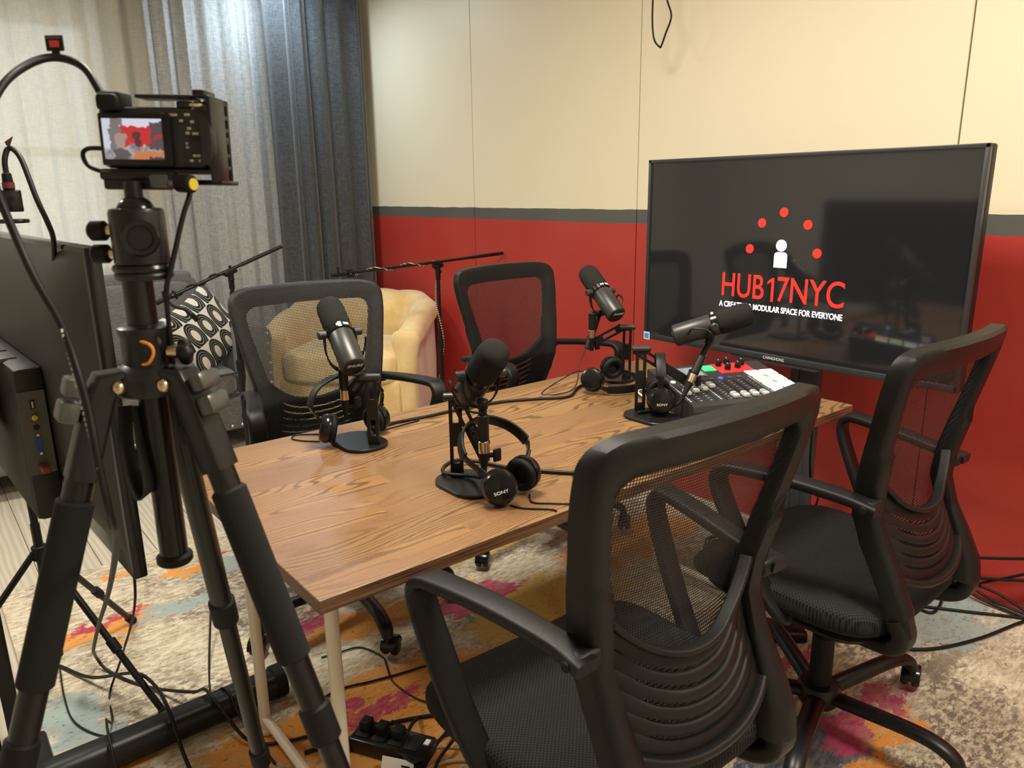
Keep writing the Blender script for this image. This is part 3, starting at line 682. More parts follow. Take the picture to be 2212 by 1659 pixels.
desk_stand('desk microphone stand nearest the near left table corner, its arm leaning toward the viewer', (-.337, -.111), .915, (-.326, -.19, .806), (-.327, -.19, .905), RT, (-.010, -.055), knob=.0)
desk_stand('desk microphone stand at the far right of the table next to the upside-down headphones', (.518, .206), .911, (.429, .28, .852), (.469, .28, .940), RT, (-.01, .05))
desk_stand('desk microphone stand beside the audio mixer with headphones hung on its arm', (.285, -.055), .917, (.380, -.135, .826), (.439, -.15, .922), RT, (-.010, -.050))
microphone('black broadcast microphone in front of the gold armchair pointing at the far left chair', (-.400, .25, .992), (.10, .74, .62), (-.398, .25, .915), (1, -.15, 0), (-.410, .230, .876))
microphone('black broadcast microphone with its foam end facing the viewer in the middle of the table', (-.331, -.190, .965), (-.16, -.72, .62), (-.327, -.19, .908), (.95, -.25, 0), (-.346, -.216, .852), side=-1)
microphone('black broadcast microphone standing out against the red wall left of the television', (.478, .28, 1.004), (.12, .78, .60), (.469, .28, .943), (1, -.15, 0), (.432, .268, .905))
microphone('black broadcast microphone lying almost level above the audio mixer', (.434, -.160, .968), (.60, -.74, .33), (.439, -.15, .925), (.78, .60, 0), (.374, -.158, .856), side=-1, ud=(.57, -.03, .82))

def headphones(label, cups, band, logo=None):
    """cups [(centre, outward normal)] x2; band: room points from the first cup over to the second"""
    O = Vector(((cups[0][0][0] + cups[1][0][0]) / 2, (cups[0][0][1] + cups[1][0][1]) / 2, .742)); lo = lambda p: Vector(p) - O
    t = thing('headphones', label, 'headphones', O, 0, 'black on-ear headphones'); mid = lo([(a + b_) / 2 for a, b_ in zip(cups[0][0], cups[1][0])])
    B = catmull([lo(p) for p in band], 8); n = len(B); hb = MB(); cen = sum(B, Vector()) / n
    def sidev(k, p):
        i = min(int(k * (n - 1)), n - 2); tt = (B[i + 1] - B[i]); inn = (cen - p); return tt.cross(inn)
    i0, i1 = int(n * .16), int(n * .84)
    hb.sweep(B[i0:i1], rrect(.025, .0055, .002, 2), lambda k, p: sidev((i0 + k * (i1 - i0)) / n, p), raw=True); hb.build('headband', BLK, t, 50)
    for a, c_ in ((0, i0 + 2), (i1 - 3, n)):
        MB().sweep(B[a:c_], rrect(.015, .0035, .0015, 2), lambda k, p: sidev((a + k * (c_ - a)) / n, p), raw=True).build('slider', BLKG, t, 50)
    for i, (c_, nr) in enumerate(cups):
        M_ = Matrix.Translation(lo(c_)) @ frame_z(nr)
        cp = MB().lathe([(0, .017), (.024, .0168), (.029, .015), (.0335, .008), (.035, .0), (.034, -.006), (.020, -.008), (0, -.008)], M_, 32).build('ear_cup', BLKG, t, 35)
        MB().torus((0, 0, -.013), .0245, .0095, M_, 32, 10, (1, .95)).build('ear_pad', BLKR, cp, 60)
        MB().lathe([(0, -.0085), (.016, -.0085), (.016, -.0075)], M_, 20).build('driver_cloth', mat('driver_cloth', (.008, .008, .008), .95), cp)
        MB().sweep([lo(c_) + (B[0 if i == 0 else -1] - lo(c_)) * q for q in (0.25, 1.15)], rrect(.014, .006, .002, 2), lambda k, p: (B[1] - B[0]).cross(Vector(nr)), raw=True).build('yoke_arm', BLK, t, 50)
        if logo and i == logo[0]:
            text_mesh('brand_text', 'SONY', .0085, WHT, cp, basis(lo(c_) + Vector(nr).normalized() * .0172 + Vector(logo[2]).normalized() * -.008, logo[1], logo[2]), sx=1.25, extrude=.0002)
    return t
headphones('black headphones hung over the stand in front of the gold armchair, cups on the table',
           [((-.450, .250, .783), (-.88, .43, .22)), ((-.312, .262, .778), (.93, .25, .1))],
           [(-.472, .247, .812), (-.488, .249, .845), (-.462, .252, .885), (-.405, .252, .902), (-.338, .255, .886), (-.300, .258, .845), (-.300, .261, .808)])
headphones('black headphones leaning on the middle desk stand with one ear pad showing',
           [((-.362, -.284, .7770), (-.50, -.80, .22)), ((-.283, -.262, .7800), (.86, .28, .05))],
           [(-.378, -.252, .800), (-.392, -.212, .828), (-.362, -.172, .860), (-.305, -.158, .868), (-.255, -.176, .850), (-.236, -.212, .822), (-.258, -.245, .808)], logo=(0, (.80, -.50, .25), (.1, .45, .9)))
headphones('black headphones lying upside down on the table by the far right stand',
           [((.335, .170, .782), (-.80, -.30, .35)), ((.440, .196, .798), (.30, .85, .10))],
           [(.340, .140, .765), (.352, .118, .7585), (.405, .090, .7570), (.470, .088, .7575), (.500, .115, .7600), (.498, .155, .770), (.470, .180, .783)])
headphones('black headphones hanging on the desk stand arm beside the mixer',
           [((.288, -.122, .788), (-.62, -.76, .10)), ((.362, -.052, .786), (.62, .74, -.10))],
           [(.285, -.122, .822), (.288, -.121, .856), (.305, -.103, .888), (.328, -.082, .898), (.348, -.062, .886), (.362, -.050, .856), (.363, -.051, .820)], logo=(0, (.76, -.62, 0), (0, .1, 1)))

# ------------------------------------------------------------------ audio mixer
mx = thing('audio_mixer', 'black podcast audio mixer with coloured pads and white faders on the table by the television', 'audio mixer', (.522, -.155, .7402), math.radians(-23.6))
BW, BD, ZF, ZB = .345, .270, .047, .083
bd = MB(); prof = [(-BD / 2 + .012, .002), (-BD / 2, .030), (-BD / 2 + .004, ZF - .004), (-BD / 2 + .010, ZF), (BD / 2 - .004, ZB), (BD / 2, ZB - .006), (BD / 2 - .012, .002)]
bd.prism(prof, -BW / 2, BW / 2, M=Matrix(((0, 0, 1, 0), (1, 0, 0, 0), (0, 1, 0, 0), (0, 0, 0, 1)))); bd.build('body', mat('mixer_housing', (.022, .022, .024), .45), mx, 30)
for sx in (-1, 1):
    for sy in (-1, 1): MB().cyl((sx * .14, sy * .10, 0), (sx * .14, sy * .10, .004), .009, n=12).build('rubber_foot', BLKR, mx)
sl = math.atan2(ZB - ZF, BD - .014); TP = Matrix.Translation((0, -BD / 2 + .010, ZF + .0002)) @ Matrix.Rotation(sl, 4, 'X')
def topbox(mb, x, y, w, d, h, bev=.0): return mb.box((x, y, h / 2), (w, d, h), M=TP, bev=bev)
def padmat(name, c, s): return mat(name, c, .45, emis=c, estr=s)
topbox(MB(), -.088, .208, .112, .068, .0015).build('display_surround', BLKG, mx, 0)
m, nt, b = nodes('mixer_display'); g = G(nt); s_ = g.sep(g.coord('Object'))
bars = g.math('GREATER_THAN', g.noise(g.mapping(g.coord('Object'), scale=(60, 250, 1)), 1.0, 1), .62)
b.inputs['Base Color'].default_value = (.01, .012, .018, 1); b.inputs['Roughness'].default_value = .15
nt.links.new(g.mix(bars, (.045, .06, .10, 1), (.10, .14, .22, 1)), b.inputs['Emission Color']); b.inputs['Emission Strength'].default_value = .8
topbox(MB(), -.088, .208, .100, .058, .0021).build('display', m, mx, 0)
topbox(MB(), -.007, .222, .036, .036, .004, .001).build('record_button', padmat('pad_green', srgb(60, 205, 120), .65), mx, 30)
rp = topbox(MB(), .068, .216, .104, .066, .0018).build('knob_panel', padmat('panel_red', srgb(215, 40, 40), .5), mx, 0)
for x, y in ((.034, .236), (.066, .247), (.046, .206), (.082, .213), (.104, .232)):
    kb = MB().lathe([(.0085, .0), (.0090, .003), (.0080, .015), (.0070, .0165), (0, .0165)], TP @ Matrix.Translation((x, y, .0018)), 20).build('knob', BLK, mx, 40)
    MB().box((0, .004, .0170), (.0012, .006, .0008), M=TP @ Matrix.Translation((x, y, .0018))).build('pointer', WHT, kb, 0)
pc = [srgb(235, 205, 190), srgb(240, 226, 196), srgb(226, 224, 180), srgb(190, 226, 190), srgb(214, 240, 238), srgb(245, 245, 250), srgb(240, 225, 236), srgb(238, 214, 230)]
k = 0
for r in range(4):
    for c_ in range(2):
        topbox(MB(), .103 + .046 * c_ - .0, .163 - .044 * r, .041, .038, .004, .0018).build('sound_pad', padmat('pad_tint_%s' % 'abcdefgh'[k], pc[k], .62), mx, 30); k += 1
bc = [srgb(200, 235, 220), srgb(80, 190, 225), srgb(240, 205, 120), srgb(40, 42, 46), srgb(60, 62, 66), srgb(90, 84, 240), srgb(70, 70, 74), srgb(70, 70, 74)]
for i in range(8):
    x = -.150 + .0285 * i
    MB().lathe([(.0072, 0), (.0072, .0025), (.006, .0032), (0, .0032)], TP @ Matrix.Translation((x, .150, 0)), 18).build('channel_button', padmat('button_tint_%s' % 'abcdefgh'[i], bc[i], .55 if i in (0, 1, 2, 5) else .05), mx, 40)
    topbox(MB(), x, .075, .0016, .118, .0012).build('fader_slot', BLKG, mx, 0)
    fy = (.072, .083, .090, .104, .030, .028, .030, .028)[i]
    fd = topbox(MB(), x, fy, .017, .026, .010, .003).build('fader', mat('fader_white', (.62, .62, .60), .4), mx, 30)
    MB().box((0, 0, .0103), (.015, .0016, .0008), M=TP @ Matrix.Translation((x, fy, 0))).build('fader_line', BLK, fd, 0)
sc_ = MB()
for i in range(9):
    for j in range(9): topbox(sc_, -.164 + .0285 * i, .022 + .0135 * j, .006 if i < 8 else .003, .0011, .0005)
tag(sc_.build('level_marks', WHT, mx, 0), kind='stuff')
for x in (-.164, -.0785, .0775): topbox(MB(), x, .085, .0013, .130, .0007).build('divider_line', WHT, mx, 0)
# ------------------------------------------------------------------ left foreground: camera on tripod
TX, TY = -.968, -.441
tri = thing('camera_tripod', 'black camera tripod with foam covered legs in the left foreground', 'tripod', (TX, TY, .0))
TUBE = mat('tripod_tube', (.007, .007, .007), .28, spec=.4); SLEEVE = mat('foam_sleeve', (.016, .016, .016), .85, spec=.2, bump=.4, bscale=600)
CASTM = mat('cast_black_metal', (.010, .010, .011), .32, spec=.4)
def hd(z): return z
MB().cyl((0, 0, .905), (0, 0, 1.235), .0155, n=24).build('center_column', TUBE, tri)
MB().cyl((0, 0, .893), (0, 0, .906), .020, n=24, bev=.003).build('column_stop', BLKR, tri)
MB().lathe([(.020, 1.132), (.0245, 1.134), (.0245, 1.164), (.0265, 1.168), (.0265, 1.174), (.021, 1.177), (.017, 1.177)], n=28).build('column_collar', CASTM, tri)
MB().lathe([(.017, 1.099), (.034, 1.101), (.038, 1.106), (.038, 1.122), (.032, 1.127), (.026, 1.134), (.017, 1.137)], n=30).build('crown', CASTM, tri)
_cd = Vector((-.198, -.88, 0)).normalized(); _cs = Vector((_cd.y * -1, _cd.x, 0))   # direction to the viewer, and sideways
_rt_ = Vector((.776, -.631, 0))
OC = mat('orange_anodised', srgb(235, 150, 60), .35)
MB().tube([(_cd * math.cos((y - .011) / .0262) - _rt_ * -math.sin((y - .011) / .0262)) * .0262 + Vector((0, 0, z + .011)) for y, z in ((.014, 1.148), (.018, 1.138), (.009, 1.126), (-.004, 1.130), (-.010, 1.142), (-.002, 1.151))], .0018, 8, closed=True, sm=5).build('orange_ring', OC, tri)
_rt = Vector((.776, -.631, 0))
MB().cyl(_rt * .024 + _cd * .008 + Vector((0, 0, 1.147)), _rt * .036 + _cd * .010 + Vector((0, 0, 1.147)), .007, n=14, bev=.001).build('knob_stem', BRASSY, tri)
kn = MB()
for k in range(3):
    a = 2 * PI * k / 3; o_ = _rt * .042 + _cd * .010 + Vector((0, 0, 1.147)); kn.sphere(o_ + (_cd * math.cos(a) + Vector((0, 0, 1)) * math.sin(a)) * .009, .0075, 8)
kn.cyl(_rt * .035 + _cd * .01 + Vector((0, 0, 1.147)), _rt * .048 + _cd * .01 + Vector((0, 0, 1.147)), .010, n=14, bev=.002); kn.build('lock_knob', BLK, tri)
for ai, a_deg in enumerate((60, 180, 301)):
    a = math.radians(a_deg); d = Vector((math.cos(a), math.sin(a), 0)); s_ = Vector((-math.sin(a), math.cos(a), 0))
    p0 = d * .050 + Vector((0, 0, 1.114)); p1 = d * .425 + Vector((0, 0, .006)); q = lambda k: p0 + (p1 - p0) * k
    lg = MB().cyl(q(.02), q(.36), .0150, n=20).cyl(q(.36), q(.68), .0128, n=18).cyl(q(.68), q(.985), .0108, n=16).build('leg', TUBE, tri)
    hg = MB().box(q(.02), (.022, .030, .05), M=None, bev=.004); hg = MB()
    hg.sweep([d * .030 + Vector((0, 0, 1.116)), d * .046 + Vector((0, 0, 1.118)), q(.012), q(.085)], rrect(.034, .030, .006, 3), s_, raw=True); hg.build('hinge_clamp', CASTM, lg, 50)
    ct = MB().box((0, 0, 0), (.030, .020, .018), M=basis(q(.004) + d * .024 + Vector((0, 0, .010)), s_, (p1 - p0)), bev=.004).box((0, .026, 0), (.030, .022, .020), M=basis(q(.004) + d * .024 + Vector((0, 0, .010)), s_, (p1 - p0)), bev=.004); ct.build('angle_catch', mat('catch_metal', (.10, .10, .095), .3, metal=.5), lg, 40)
    for k in (-1, 1): MB().sphere(d * .036 + s_ * k * .0185 + Vector((0, 0, 1.115)), .0075, 8).build('pivot_bolt', BRASSY, lg)
    if ai: MB().cyl(q(.105), q(.285), .0192, n=22, bev=.003).build('foam_grip', SLEEVE, lg)
    MB().cyl(q(.335), q(.375), .0185, n=20, bev=.003).build('leg_lock', BLKR, lg); MB().cyl(q(.655), q(.69), .0165, n=20, bev=.003).build('leg_lock', BLKR, lg)
    MB().lathe([(.006, 0), (.013, .002), (.014, .012), (.010, .02), (0, .02)], Matrix.Translation((p1.x, p1.y, .0102)), 16).build('rubber_foot', BLKR, lg)
MB().sweep([(-.025, .020, 1.085), (-.031, .012, 1.043), (-.031, .0, 1.005), (-.026, -.010, .988), (-.018, -.012, 1.0), (-.016, .0, 1.045), (-.012, .012, 1.084)], rrect(.030, .003, .001, 1), (.63, .776, 0), sm=5).build('wrist_strap', mat('nylon_strap', (.012, .012, .012), .8), tri, 60)
# ball head
bh = thing('ball_head', 'black ball head with round knobs between the tripod and the camera', 'ball head', (TX + .0085, TY + .001, 1.224))
MB().lathe([(.020, 0), (.028, .001), (.030, .006), (.028, .010), (.024, .012)], n=30).build('pan_base', CASTM, bh)
MB().torus((0, 0, .013), .0265, .0045, None, 32, 8).build('pan_ring', BLKG, bh)
MB().lathe([(.024, .014), (.0275, .018), (.0275, .070), (.026, .074), (.022, .075), (.019, .0745)], n=32).build('housing', CASTM, bh)
MB().sphere((0, 0, .068), .020, 14).build('ball', BLKG, bh)
MB().cyl((0, 0, .080), (0, 0, .102), .0095, .0085, n=18).build('stem', BLKM, bh)
w0 = Vector((0, 0, .045))
MB().lathe([(.014, .0), (.0188, .001), (.0188, .008), (.017, .010), (.0125, .0095), (.0115, .007), (0, .007)], Matrix.Translation(w0 + _cd * .024) @ frame_z(_cd), 30).build('friction_dial', BLKG, bh, 30)
for z_, rr in ((.052, .0105), (.028, .0100)):
    kb = MB().cyl(-_rt * .027 + _cd * .003 + Vector((0, 0, z_)), -_rt * .034 + _cd * .003 + Vector((0, 0, z_)), .006, n=12).build('knob_shaft', BRASSY, bh)
    MB().cyl(-_rt * .033 + _cd * .003 + Vector((0, 0, z_)), -_rt * .052 + _cd * .003 + Vector((0, 0, z_)), rr, n=22, bev=.003).build('side_knob', BLKR, bh)
# camera, x right, y away from the viewer, z up
cmr = thing('mirrorless_camera', 'small black camera in a metal cage on the tripod, its screen showing the room', 'camera', (-.9305, -.4376, 1.3205), math.atan2(-.631, .776))
cmr.rotation_euler.y = math.radians(1.5); cmr.scale = (.94, .94, .94)
CAMB = mat('camera_black', (.013, .0135, .0145), .42, bump=.2, bscale=900)
plz = MB().box((-.022, .012, .0115), (.082, .050, .010), bev=.003).box((-.030, .012, .003), (.062, .044, .014), bev=.003).build('clamp_plate', CASTM, cmr, 40)
MB().cyl((.024, -.012, .004), (.044, -.020, .003), .010, n=18, bev=.002).build('clamp_knob', BLKR, plz); MB().cyl((.0435, -.0198, .003), (.0455, -.0206, .003), .0065, n=16).build('knob_dot', mat('yellow_dot', srgb(220, 195, 60), .5), plz)
MB().box((.004, -.014, .006), (.020, .006, .014), bev=.002).build('clamp_lever', mat('lever_metal', (.10, .11, .115), .3, metal=.5), plz, 30)
MB().box((-.004, .016, .0525), (.116, .040, .066), bev=.006).build('body', CAMB, cmr, 40)
MB().box((-.0455, .008, .090), (.026, .030, .022), bev=.004).box((-.0455, -.010, .089), (.024, .012, .018), bev=.005).build('viewfinder', BLKR, cmr, 40)
MB().box((-.019, -.0075, .050), (.079, .008, .056), bev=.002).build('screen_frame', BLKG, cmr, 30)
m, nt, b = nodes('camera_display'); g = G(nt); co = g.coord('Object'); s_ = g.sep(co); nz = g.noise(co, 160, 3); nz2 = g.noise(co, 140, 3)
X_ = g.math('ADD', s_[0], g.math('MULTIPLY', g.math('SUBTRACT', nz2, .5), .018)); Z_ = g.math('ADD', s_[2], g.math('MULTIPLY', g.math('SUBTRACT', nz2, .5), .012))
col = g.mix(g.step(nz, .3, .7), (*srgb(120, 115, 118), 1), (*srgb(190, 188, 192), 1))
def rect(base, x0, x1, z0, z1, c_):
    k = g.math('MULTIPLY', g.math('MULTIPLY', g.math('GREATER_THAN', X_, x0), g.math('LESS_THAN', X_, x1)), g.math('MULTIPLY', g.math('GREATER_THAN', Z_, z0), g.math('LESS_THAN', Z_, z1)))
    return g.mix(k, base, (*c_, 1))
col = rect(col, -.060, -.046, .040, .075, srgb(215, 216, 228)); col = rect(col, -.046, -.034, .040, .075, srgb(128, 118, 118)); col = rect(col, -.034, .020, .064, .075, srgb(222, 222, 236))
col = rect(col, -.034, .000, .044, .064, srgb(205, 48, 48)); col = rect(col, -.020, -.012, .042, .058, srgb(90, 50, 56)); col = rect(col, -.002, .024, .040, .069, srgb(92, 78, 80)); col = rect(col, .004, .018, .052, .055, srgb(190, 40, 60))
col = rect(col, -.040, -.028, .036, .056, srgb(170, 150, 140)); col = rect(col, -.022, .020, .022, .038, srgb(205, 128, 84)); col = rect(col, -.006, .018, .025, .032, srgb(80, 70, 70)); col = rect(col, -.044, -.026, .026, .040, srgb(96, 92, 90))
nt.links.new(col, b.inputs['Emission Color']); b.inputs['Emission Strength'].default_value = .75; b.inputs['Base Color'].default_value = (.01, .01, .01, 1); b.inputs['Roughness'].default_value = .3
MB().box((-.021, -.0118, .0505), (.0655, .001, .043)).build('display', m, cmr, 0)
for x_, z_, w_ in ((.022, .077, .010), (.011, .0775, .003), (.038, .0775, .006), (.031, .071, .004), (.043, .070, .004), (.039, .063, .004), (.037, .058, .004), (.046, .0575, .007), (.036, .047, .004), (.036, .043, .004), (.055, .0465, .005), (.043, .034, .004), (.048, .034, .004), (.054, .033, .004), (.039, .0285, .004), (.049, .0285, .004)):
    MB().box((x_, -.0048, z_), (w_, .001, .0026)).build('button_mark', mat('print_beige', (.42, .39, .33), .6), cmr, 0)
MB().lathe([(.0095, 0), (.0095, .003), (.0075, .004), (0, .004)], Matrix.Translation((.0465, -.003, .0465)) @ Matrix.Rotation(PI / 2, 4, 'X'), 24).build('control_wheel', BLKG, cmr)
MB().sweep([(.048, .004, .082), (.056, .0, .070), (.058, -.002, .045), (.055, .0, .025)], rrect(.016, .012, .004, 3), (1, 0, 0), sm=5).build('thumb_grip', CAMB, cmr, 60)
for x_, r_ in ((.030, .009), (.047, .0075)): MB().cyl((x_, .012, .085), (x_, .012, .0925), r_, n=20, bev=.001).build('top_dial', CAMB, cmr)
cg = MB(); cg.box((.012, .012, .0965), (.062, .030, .004), bev=.001).box((.062, .016, .052), (.006, .044, .092), bev=.002).box((.0, .016, .0165), (.128, .044, .005), bev=.002)
cg.box((.052, .012, .100), (.014, .034, .008), bev=.002)
cg.box((.052, .044, .094), (.024, .008, .006)).box((.062, .042, .052), (.005, .016, .008)).box((.062, .048, .052), (.006, .006, .092), bev=.002)
for k in range(5): cg.box((.062, .042, .022 + .014 * k), (.005, .016, .004))
cg.box((.048, .04, .005), (.034, .055, .006), bev=.002); cg.build('cage', CASTM, cmr, 30)
MB().lathe([(.030, 0), (.030, .035), (.027, .05), (.024, .052), (.0, .045)], Matrix.Translation((.0, .036, .048)) @ Matrix.Rotation(-PI / 2, 4, 'X'), 28).build('lens', BLKG, cmr)
MB().torus((.050, -.006, .087), .0075, .0016, Matrix.Translation((0, 0, 0)), 16, 6).build('strap_ring', BRASSY, cmr)
# cables of the camera
def cable(name, label, pts, r=.003, m_=None, cat='cable', sm=8, group=None):
    o = Vector(pts[0]); mb = MB().tube([Vector(p) - o for p in pts], r, 8, sm=sm)
    ob = mb.build(name, m_ or CABLE, None, 60); ob.location = o
    return tag(ob, label, cat, group)
hdmi = cable('video_cable', 'thick black cable arching from the top of the camera, carrying a red-marked tag', [(-.960, -.395, 1.398), (-.966, -.388, 1.416), (-.976, -.370, 1.444), (-.997, -.350, 1.4545), (-1.025, -.357, 1.444), (-1.055, -.381, 1.417), (-1.078, -.398, 1.370), (-1.076, -.402, 1.323), (-1.069, -.416, 1.279), (-1.062, -.449, 1.235), (-1.051, -.485, 1.192), (-1.048, -.513, 1.155), (-1.046, -.529, 1.112), (-1.047, -.545, 1.061), (-1.043, -.54, 1.005), (-1.024, -.431, .939), (-.999, -.227, .814), (-.970, .082, .617), (-.951, .395, .404), (-.940, .640, .215), (-.920, .810, .105), (-.907, .880, .045), (-.893, .860, .018), (-.860, .775, .015), (-.814, .683, .018), (-.752, .535, .060), (-.735, .470, .096), (-.725, .400, .085), (-.690, .310, .022), (-.62, .255, .016), (-.50, .22, .016)], .0042)
_o = hdmi.location
MB().cyl(Vector((-.957, -.397, 1.390)) - _o, Vector((-.966, -.388, 1.418)) - _o, .0085, .0068, n=14, bev=.002).build('plug', BLKR, hdmi)
fb = basis(Vector((-.996, -.3505, 1.4685)) - _o, (.776, -.631, 0), (0, 0, 1))
ft = MB().box((0, 0, 0), (.0190, .0155, .0016), M=fb, bev=.0006, seg=1).box((0, -.0095, 0), (.008, .007, .0016), M=fb).build('flag_tag', BLK, hdmi, 20)
MB().box((0, -.0008, .0010), (.0100, .0064, .0006), M=fb).build('red_mark', mat('tag_red', srgb(200, 60, 60), .5), ft, 0)
MB().box((0, .0052, .0010), (.0150, .0014, .0005), M=fb).build('grey_mark', mat('tag_grey', (.12, .09, .09), .5), ft, 0)
wm = MB()
for k in range(26):
    if k in (11, 12): continue
    p = Vector((-1.0512, -.4905, 1.187)).lerp(Vector((-1.0475, -.546, 1.055)), k / 26) - _o
    wm.box(p + _cd * .0040, (.0018, .0012, .0032), M=None)
tag(wm.build('printed_text', WHT, hdmi, 0), kind='stuff')
cable('power_lead', 'thin black lead from the underside of the camera down behind the tripod column', [(-.905, -.452, 1.325), (-.910, -.463, 1.312), (-.921, -.466, 1.288), (-.936, -.468, 1.246), (-.946, -.466, 1.215), (-.9465, -.460, 1.18), (-.946, -.455, 1.13), (-.946, -.452, 1.06)], .0028)
cable('side_lead', 'short black lead plugged into the left side of the camera', [(-.968, -.402, 1.360), (-.986, -.390, 1.3605), (-.992, -.388, 1.354), (-.988, -.392, 1.342), (-.972, -.406, 1.334)], .0024)
# ------------------------------------------------------------------ monitor on stand seen from behind (left)
ma = math.radians(93.0); md_ = Vector((math.cos(ma), math.sin(ma), 0))
mon = thing('monitor', 'large black television seen from behind at the left edge of the picture', 'television', (-.932, .0, .672), ma - PI / 2)
# local: y along the screen (away), +x screen side
MB().box((.006, .485, .282), (.024, .97, .564), bev=.004).build('bezel_frame', BLKG, mon, 30)
m, nt, b = nodes('monitor_glass'); b.inputs['Base Color'].default_value = (.006, .006, .007, 1); b.inputs['Roughness'].default_value = .08
MB().box((.0185, .485, .287), (.002, .945, .532)).build('screen', m, mon, 0)
REAR = mat('monitor_rear', (.024, .022, .019), .5, spec=.3, bump=.3, bscale=800)
def rear(u, v):
    y = .012 + .946 * u; z = .040 + .515 * v; e = min(u, 1 - u, .5) / .5; f = min(v, 1 - v) / .5
    d = .034 * (1 - (1 - min(1, e * 2.6)) ** 2.2) * (1 - (1 - min(1, f * 2.2)) ** 2.2)
    return Vector((-.006 - d, y, z))
MB().grid(rear, 40, 24).build('rear_shell', REAR, mon, 60)
bmp = MB().box((-.064, .58, .19), (.052, .60, .30), bev=.014).build('rear_housing', REAR, mon, 40)
pp = MB().box((0, 0, 0), (.044, .002, .160), M=Matrix.Translation((-.066, .2795, .215))).build('port_panel', mat('port_grey', (.10, .092, .08), .5), bmp, 0)
pt = lambda mb, x, z, w, h, d=.003: mb.box((x, .2785, z), (w, d, h))
pt(MB(), -.066, .270, .008, .016).build('usb_port', BLKG, pp, 0); MB().box((-.066, .2765, .270), (.003, .001, .012)).build('usb_tongue', CHROME, pp, 0)
MB().cyl((-.066, .2785, .246), (-.066, .270, .246), .0055, n=16, bev=.001).build('video_jack', mat('brass_jack', srgb(215, 180, 90), .25, metal=1.0), pp)
MB().cyl((-.066, .2785, .226), (-.066, .275, .226), .005, n=16).build('audio_jack', BLKG, pp)
pt(MB(), -.066, .194, .012, .026).build('vga_port', mat('vga_blue', srgb(50, 74, 130), .5), pp, 0)
for z_ in (.176, .212): MB().cyl((-.066, .2785, z_), (-.066, .273, z_), .0025, n=8).build('vga_screw', CHROME, pp)
MB().box((-.066, .262, .150), (.014, .034, .012), bev=.002).build('cable_plug', mat('plug_brown', srgb(120, 60, 40), .5), pp, 30)
for k in range(2): MB().box((-.076, .42 + .10 * k, .338), (.03, .07, .010), bev=.003).build('rear_button_pad', mat('grey_label', (.09, .085, .075), .6), bmp, 30)
ms = tv_stand('monitor_stand', 'black floor stand with a long rounded foot carrying the left monitor', -1.130, .50, 1.08, 1, BLKM)
MB().box((.042, .02, .93), (.050, .16, .16), bev=.004).build('mount_plate', BLKM, ms, 30)
MB().box((-.05, .08, .40), (.04, .16, .74), bev=.005).build('cable_board', mat('stand_board', (.012, .011, .010), .6, spec=.2), ms, 30)
MB().sweep([(-.25, -.05, .0475), (.565, -.05, .0475)], rrect(.084, .072, .034, 6), (0, 1, 0), raw=True).build('foot', BLKM, ms, 50)
MB().sweep([(.560, -.05, .0505), (.587, -.05, .0505)], rrect(.090, .078, .036, 6), (0, 1, 0), raw=True).build('foot_cap', BLKR, ms, 50)
MB().box((-.02, .0, .046), (.16, .22, .05), bev=.01).build('foot_joint', BLKM, ms, 40)
# slim light stand behind the monitor
ls = thing('light_stand', 'slim black tripod light stand standing behind the left monitor', 'light stand', (-1.0, .82, 0.010))
MB().cyl((0, 0, .12), (0, 0, .50), .011, n=14).cyl((0, 0, .45), (0, 0, .62), .009, n=14).build('pole', BLKM, ls)
MB().cyl((0, 0, .40), (0, 0, .44), .018, n=16, bev=.003).build('leg_collar', BLKR, ls)
for a in (49, -58, 176):
    a = math.radians(a); d = Vector((math.cos(a), math.sin(a), 0))
    lg = MB().cyl(d * .014 + Vector((0, 0, .42)), d * .345 + Vector((0, 0, .010)), .0085, n=12).build('leg', BLKM, ls)
    MB().cyl(d * .327 + Vector((0, 0, .032)), d * .352 + Vector((0, 0, .004)), .0125, n=14, bev=.003).build('rubber_tip', BLKR, lg)
    MB().cyl(d * .19 + Vector((0, 0, .205)), d * .213 + Vector((0, 0, .176)), .0125, n=12, bev=.002).build('leg_lock', BLKR, lg)
# second cable at the far left with a plug and adapter
vc = cable('adapter_cable', 'black cable with a small red flag and a plug, looping behind the left monitor', [(-1.004, .150, 1.345), (-1.003, .152, 1.368), (-.996, .155, 1.386), (-.988, .150, 1.384), (-.981, .138, 1.366), (-.973, .114, 1.309), (-.962, .12, 1.27), (-.955, .142, 1.2435), (-.955, .17, 1.20), (-.962, .18, 1.10)], .0042)
o_ = vc.location
MB().cyl(Vector((-1.004, .150, 1.322)) - o_, Vector((-1.004, .150, 1.350)) - o_, .0085, .0068, n=14, bev=.002).build('plug', BLKR, vc); MB().cyl(Vector((-1.004, .150, 1.326)) - o_, Vector((-1.004, .150, 1.335)) - o_, .0090, n=14).build('plug_band', mat('plug_red', srgb(110, 40, 38), .5), vc)
MB().prism([(-.003, 0), (.002, 0), (.009, .014), (-.005, .006)], -.0007, .0007, M=basis(Vector((-.994, .154, 1.391)) - o_, (.776, -.631, 0), (0, 0, 1))).build('flag_tag', mat('tag_maroon', srgb(96, 44, 44), .5), vc, 0)
MB().box(Vector((-1.006, .152, 1.306)) - o_, (.034, .02, .034), bev=.002).torus(Vector((-1.008, .13, 1.275)) - o_, .020, .0035, None, 20, 6).build('adapter', BLKG, vc, 30)
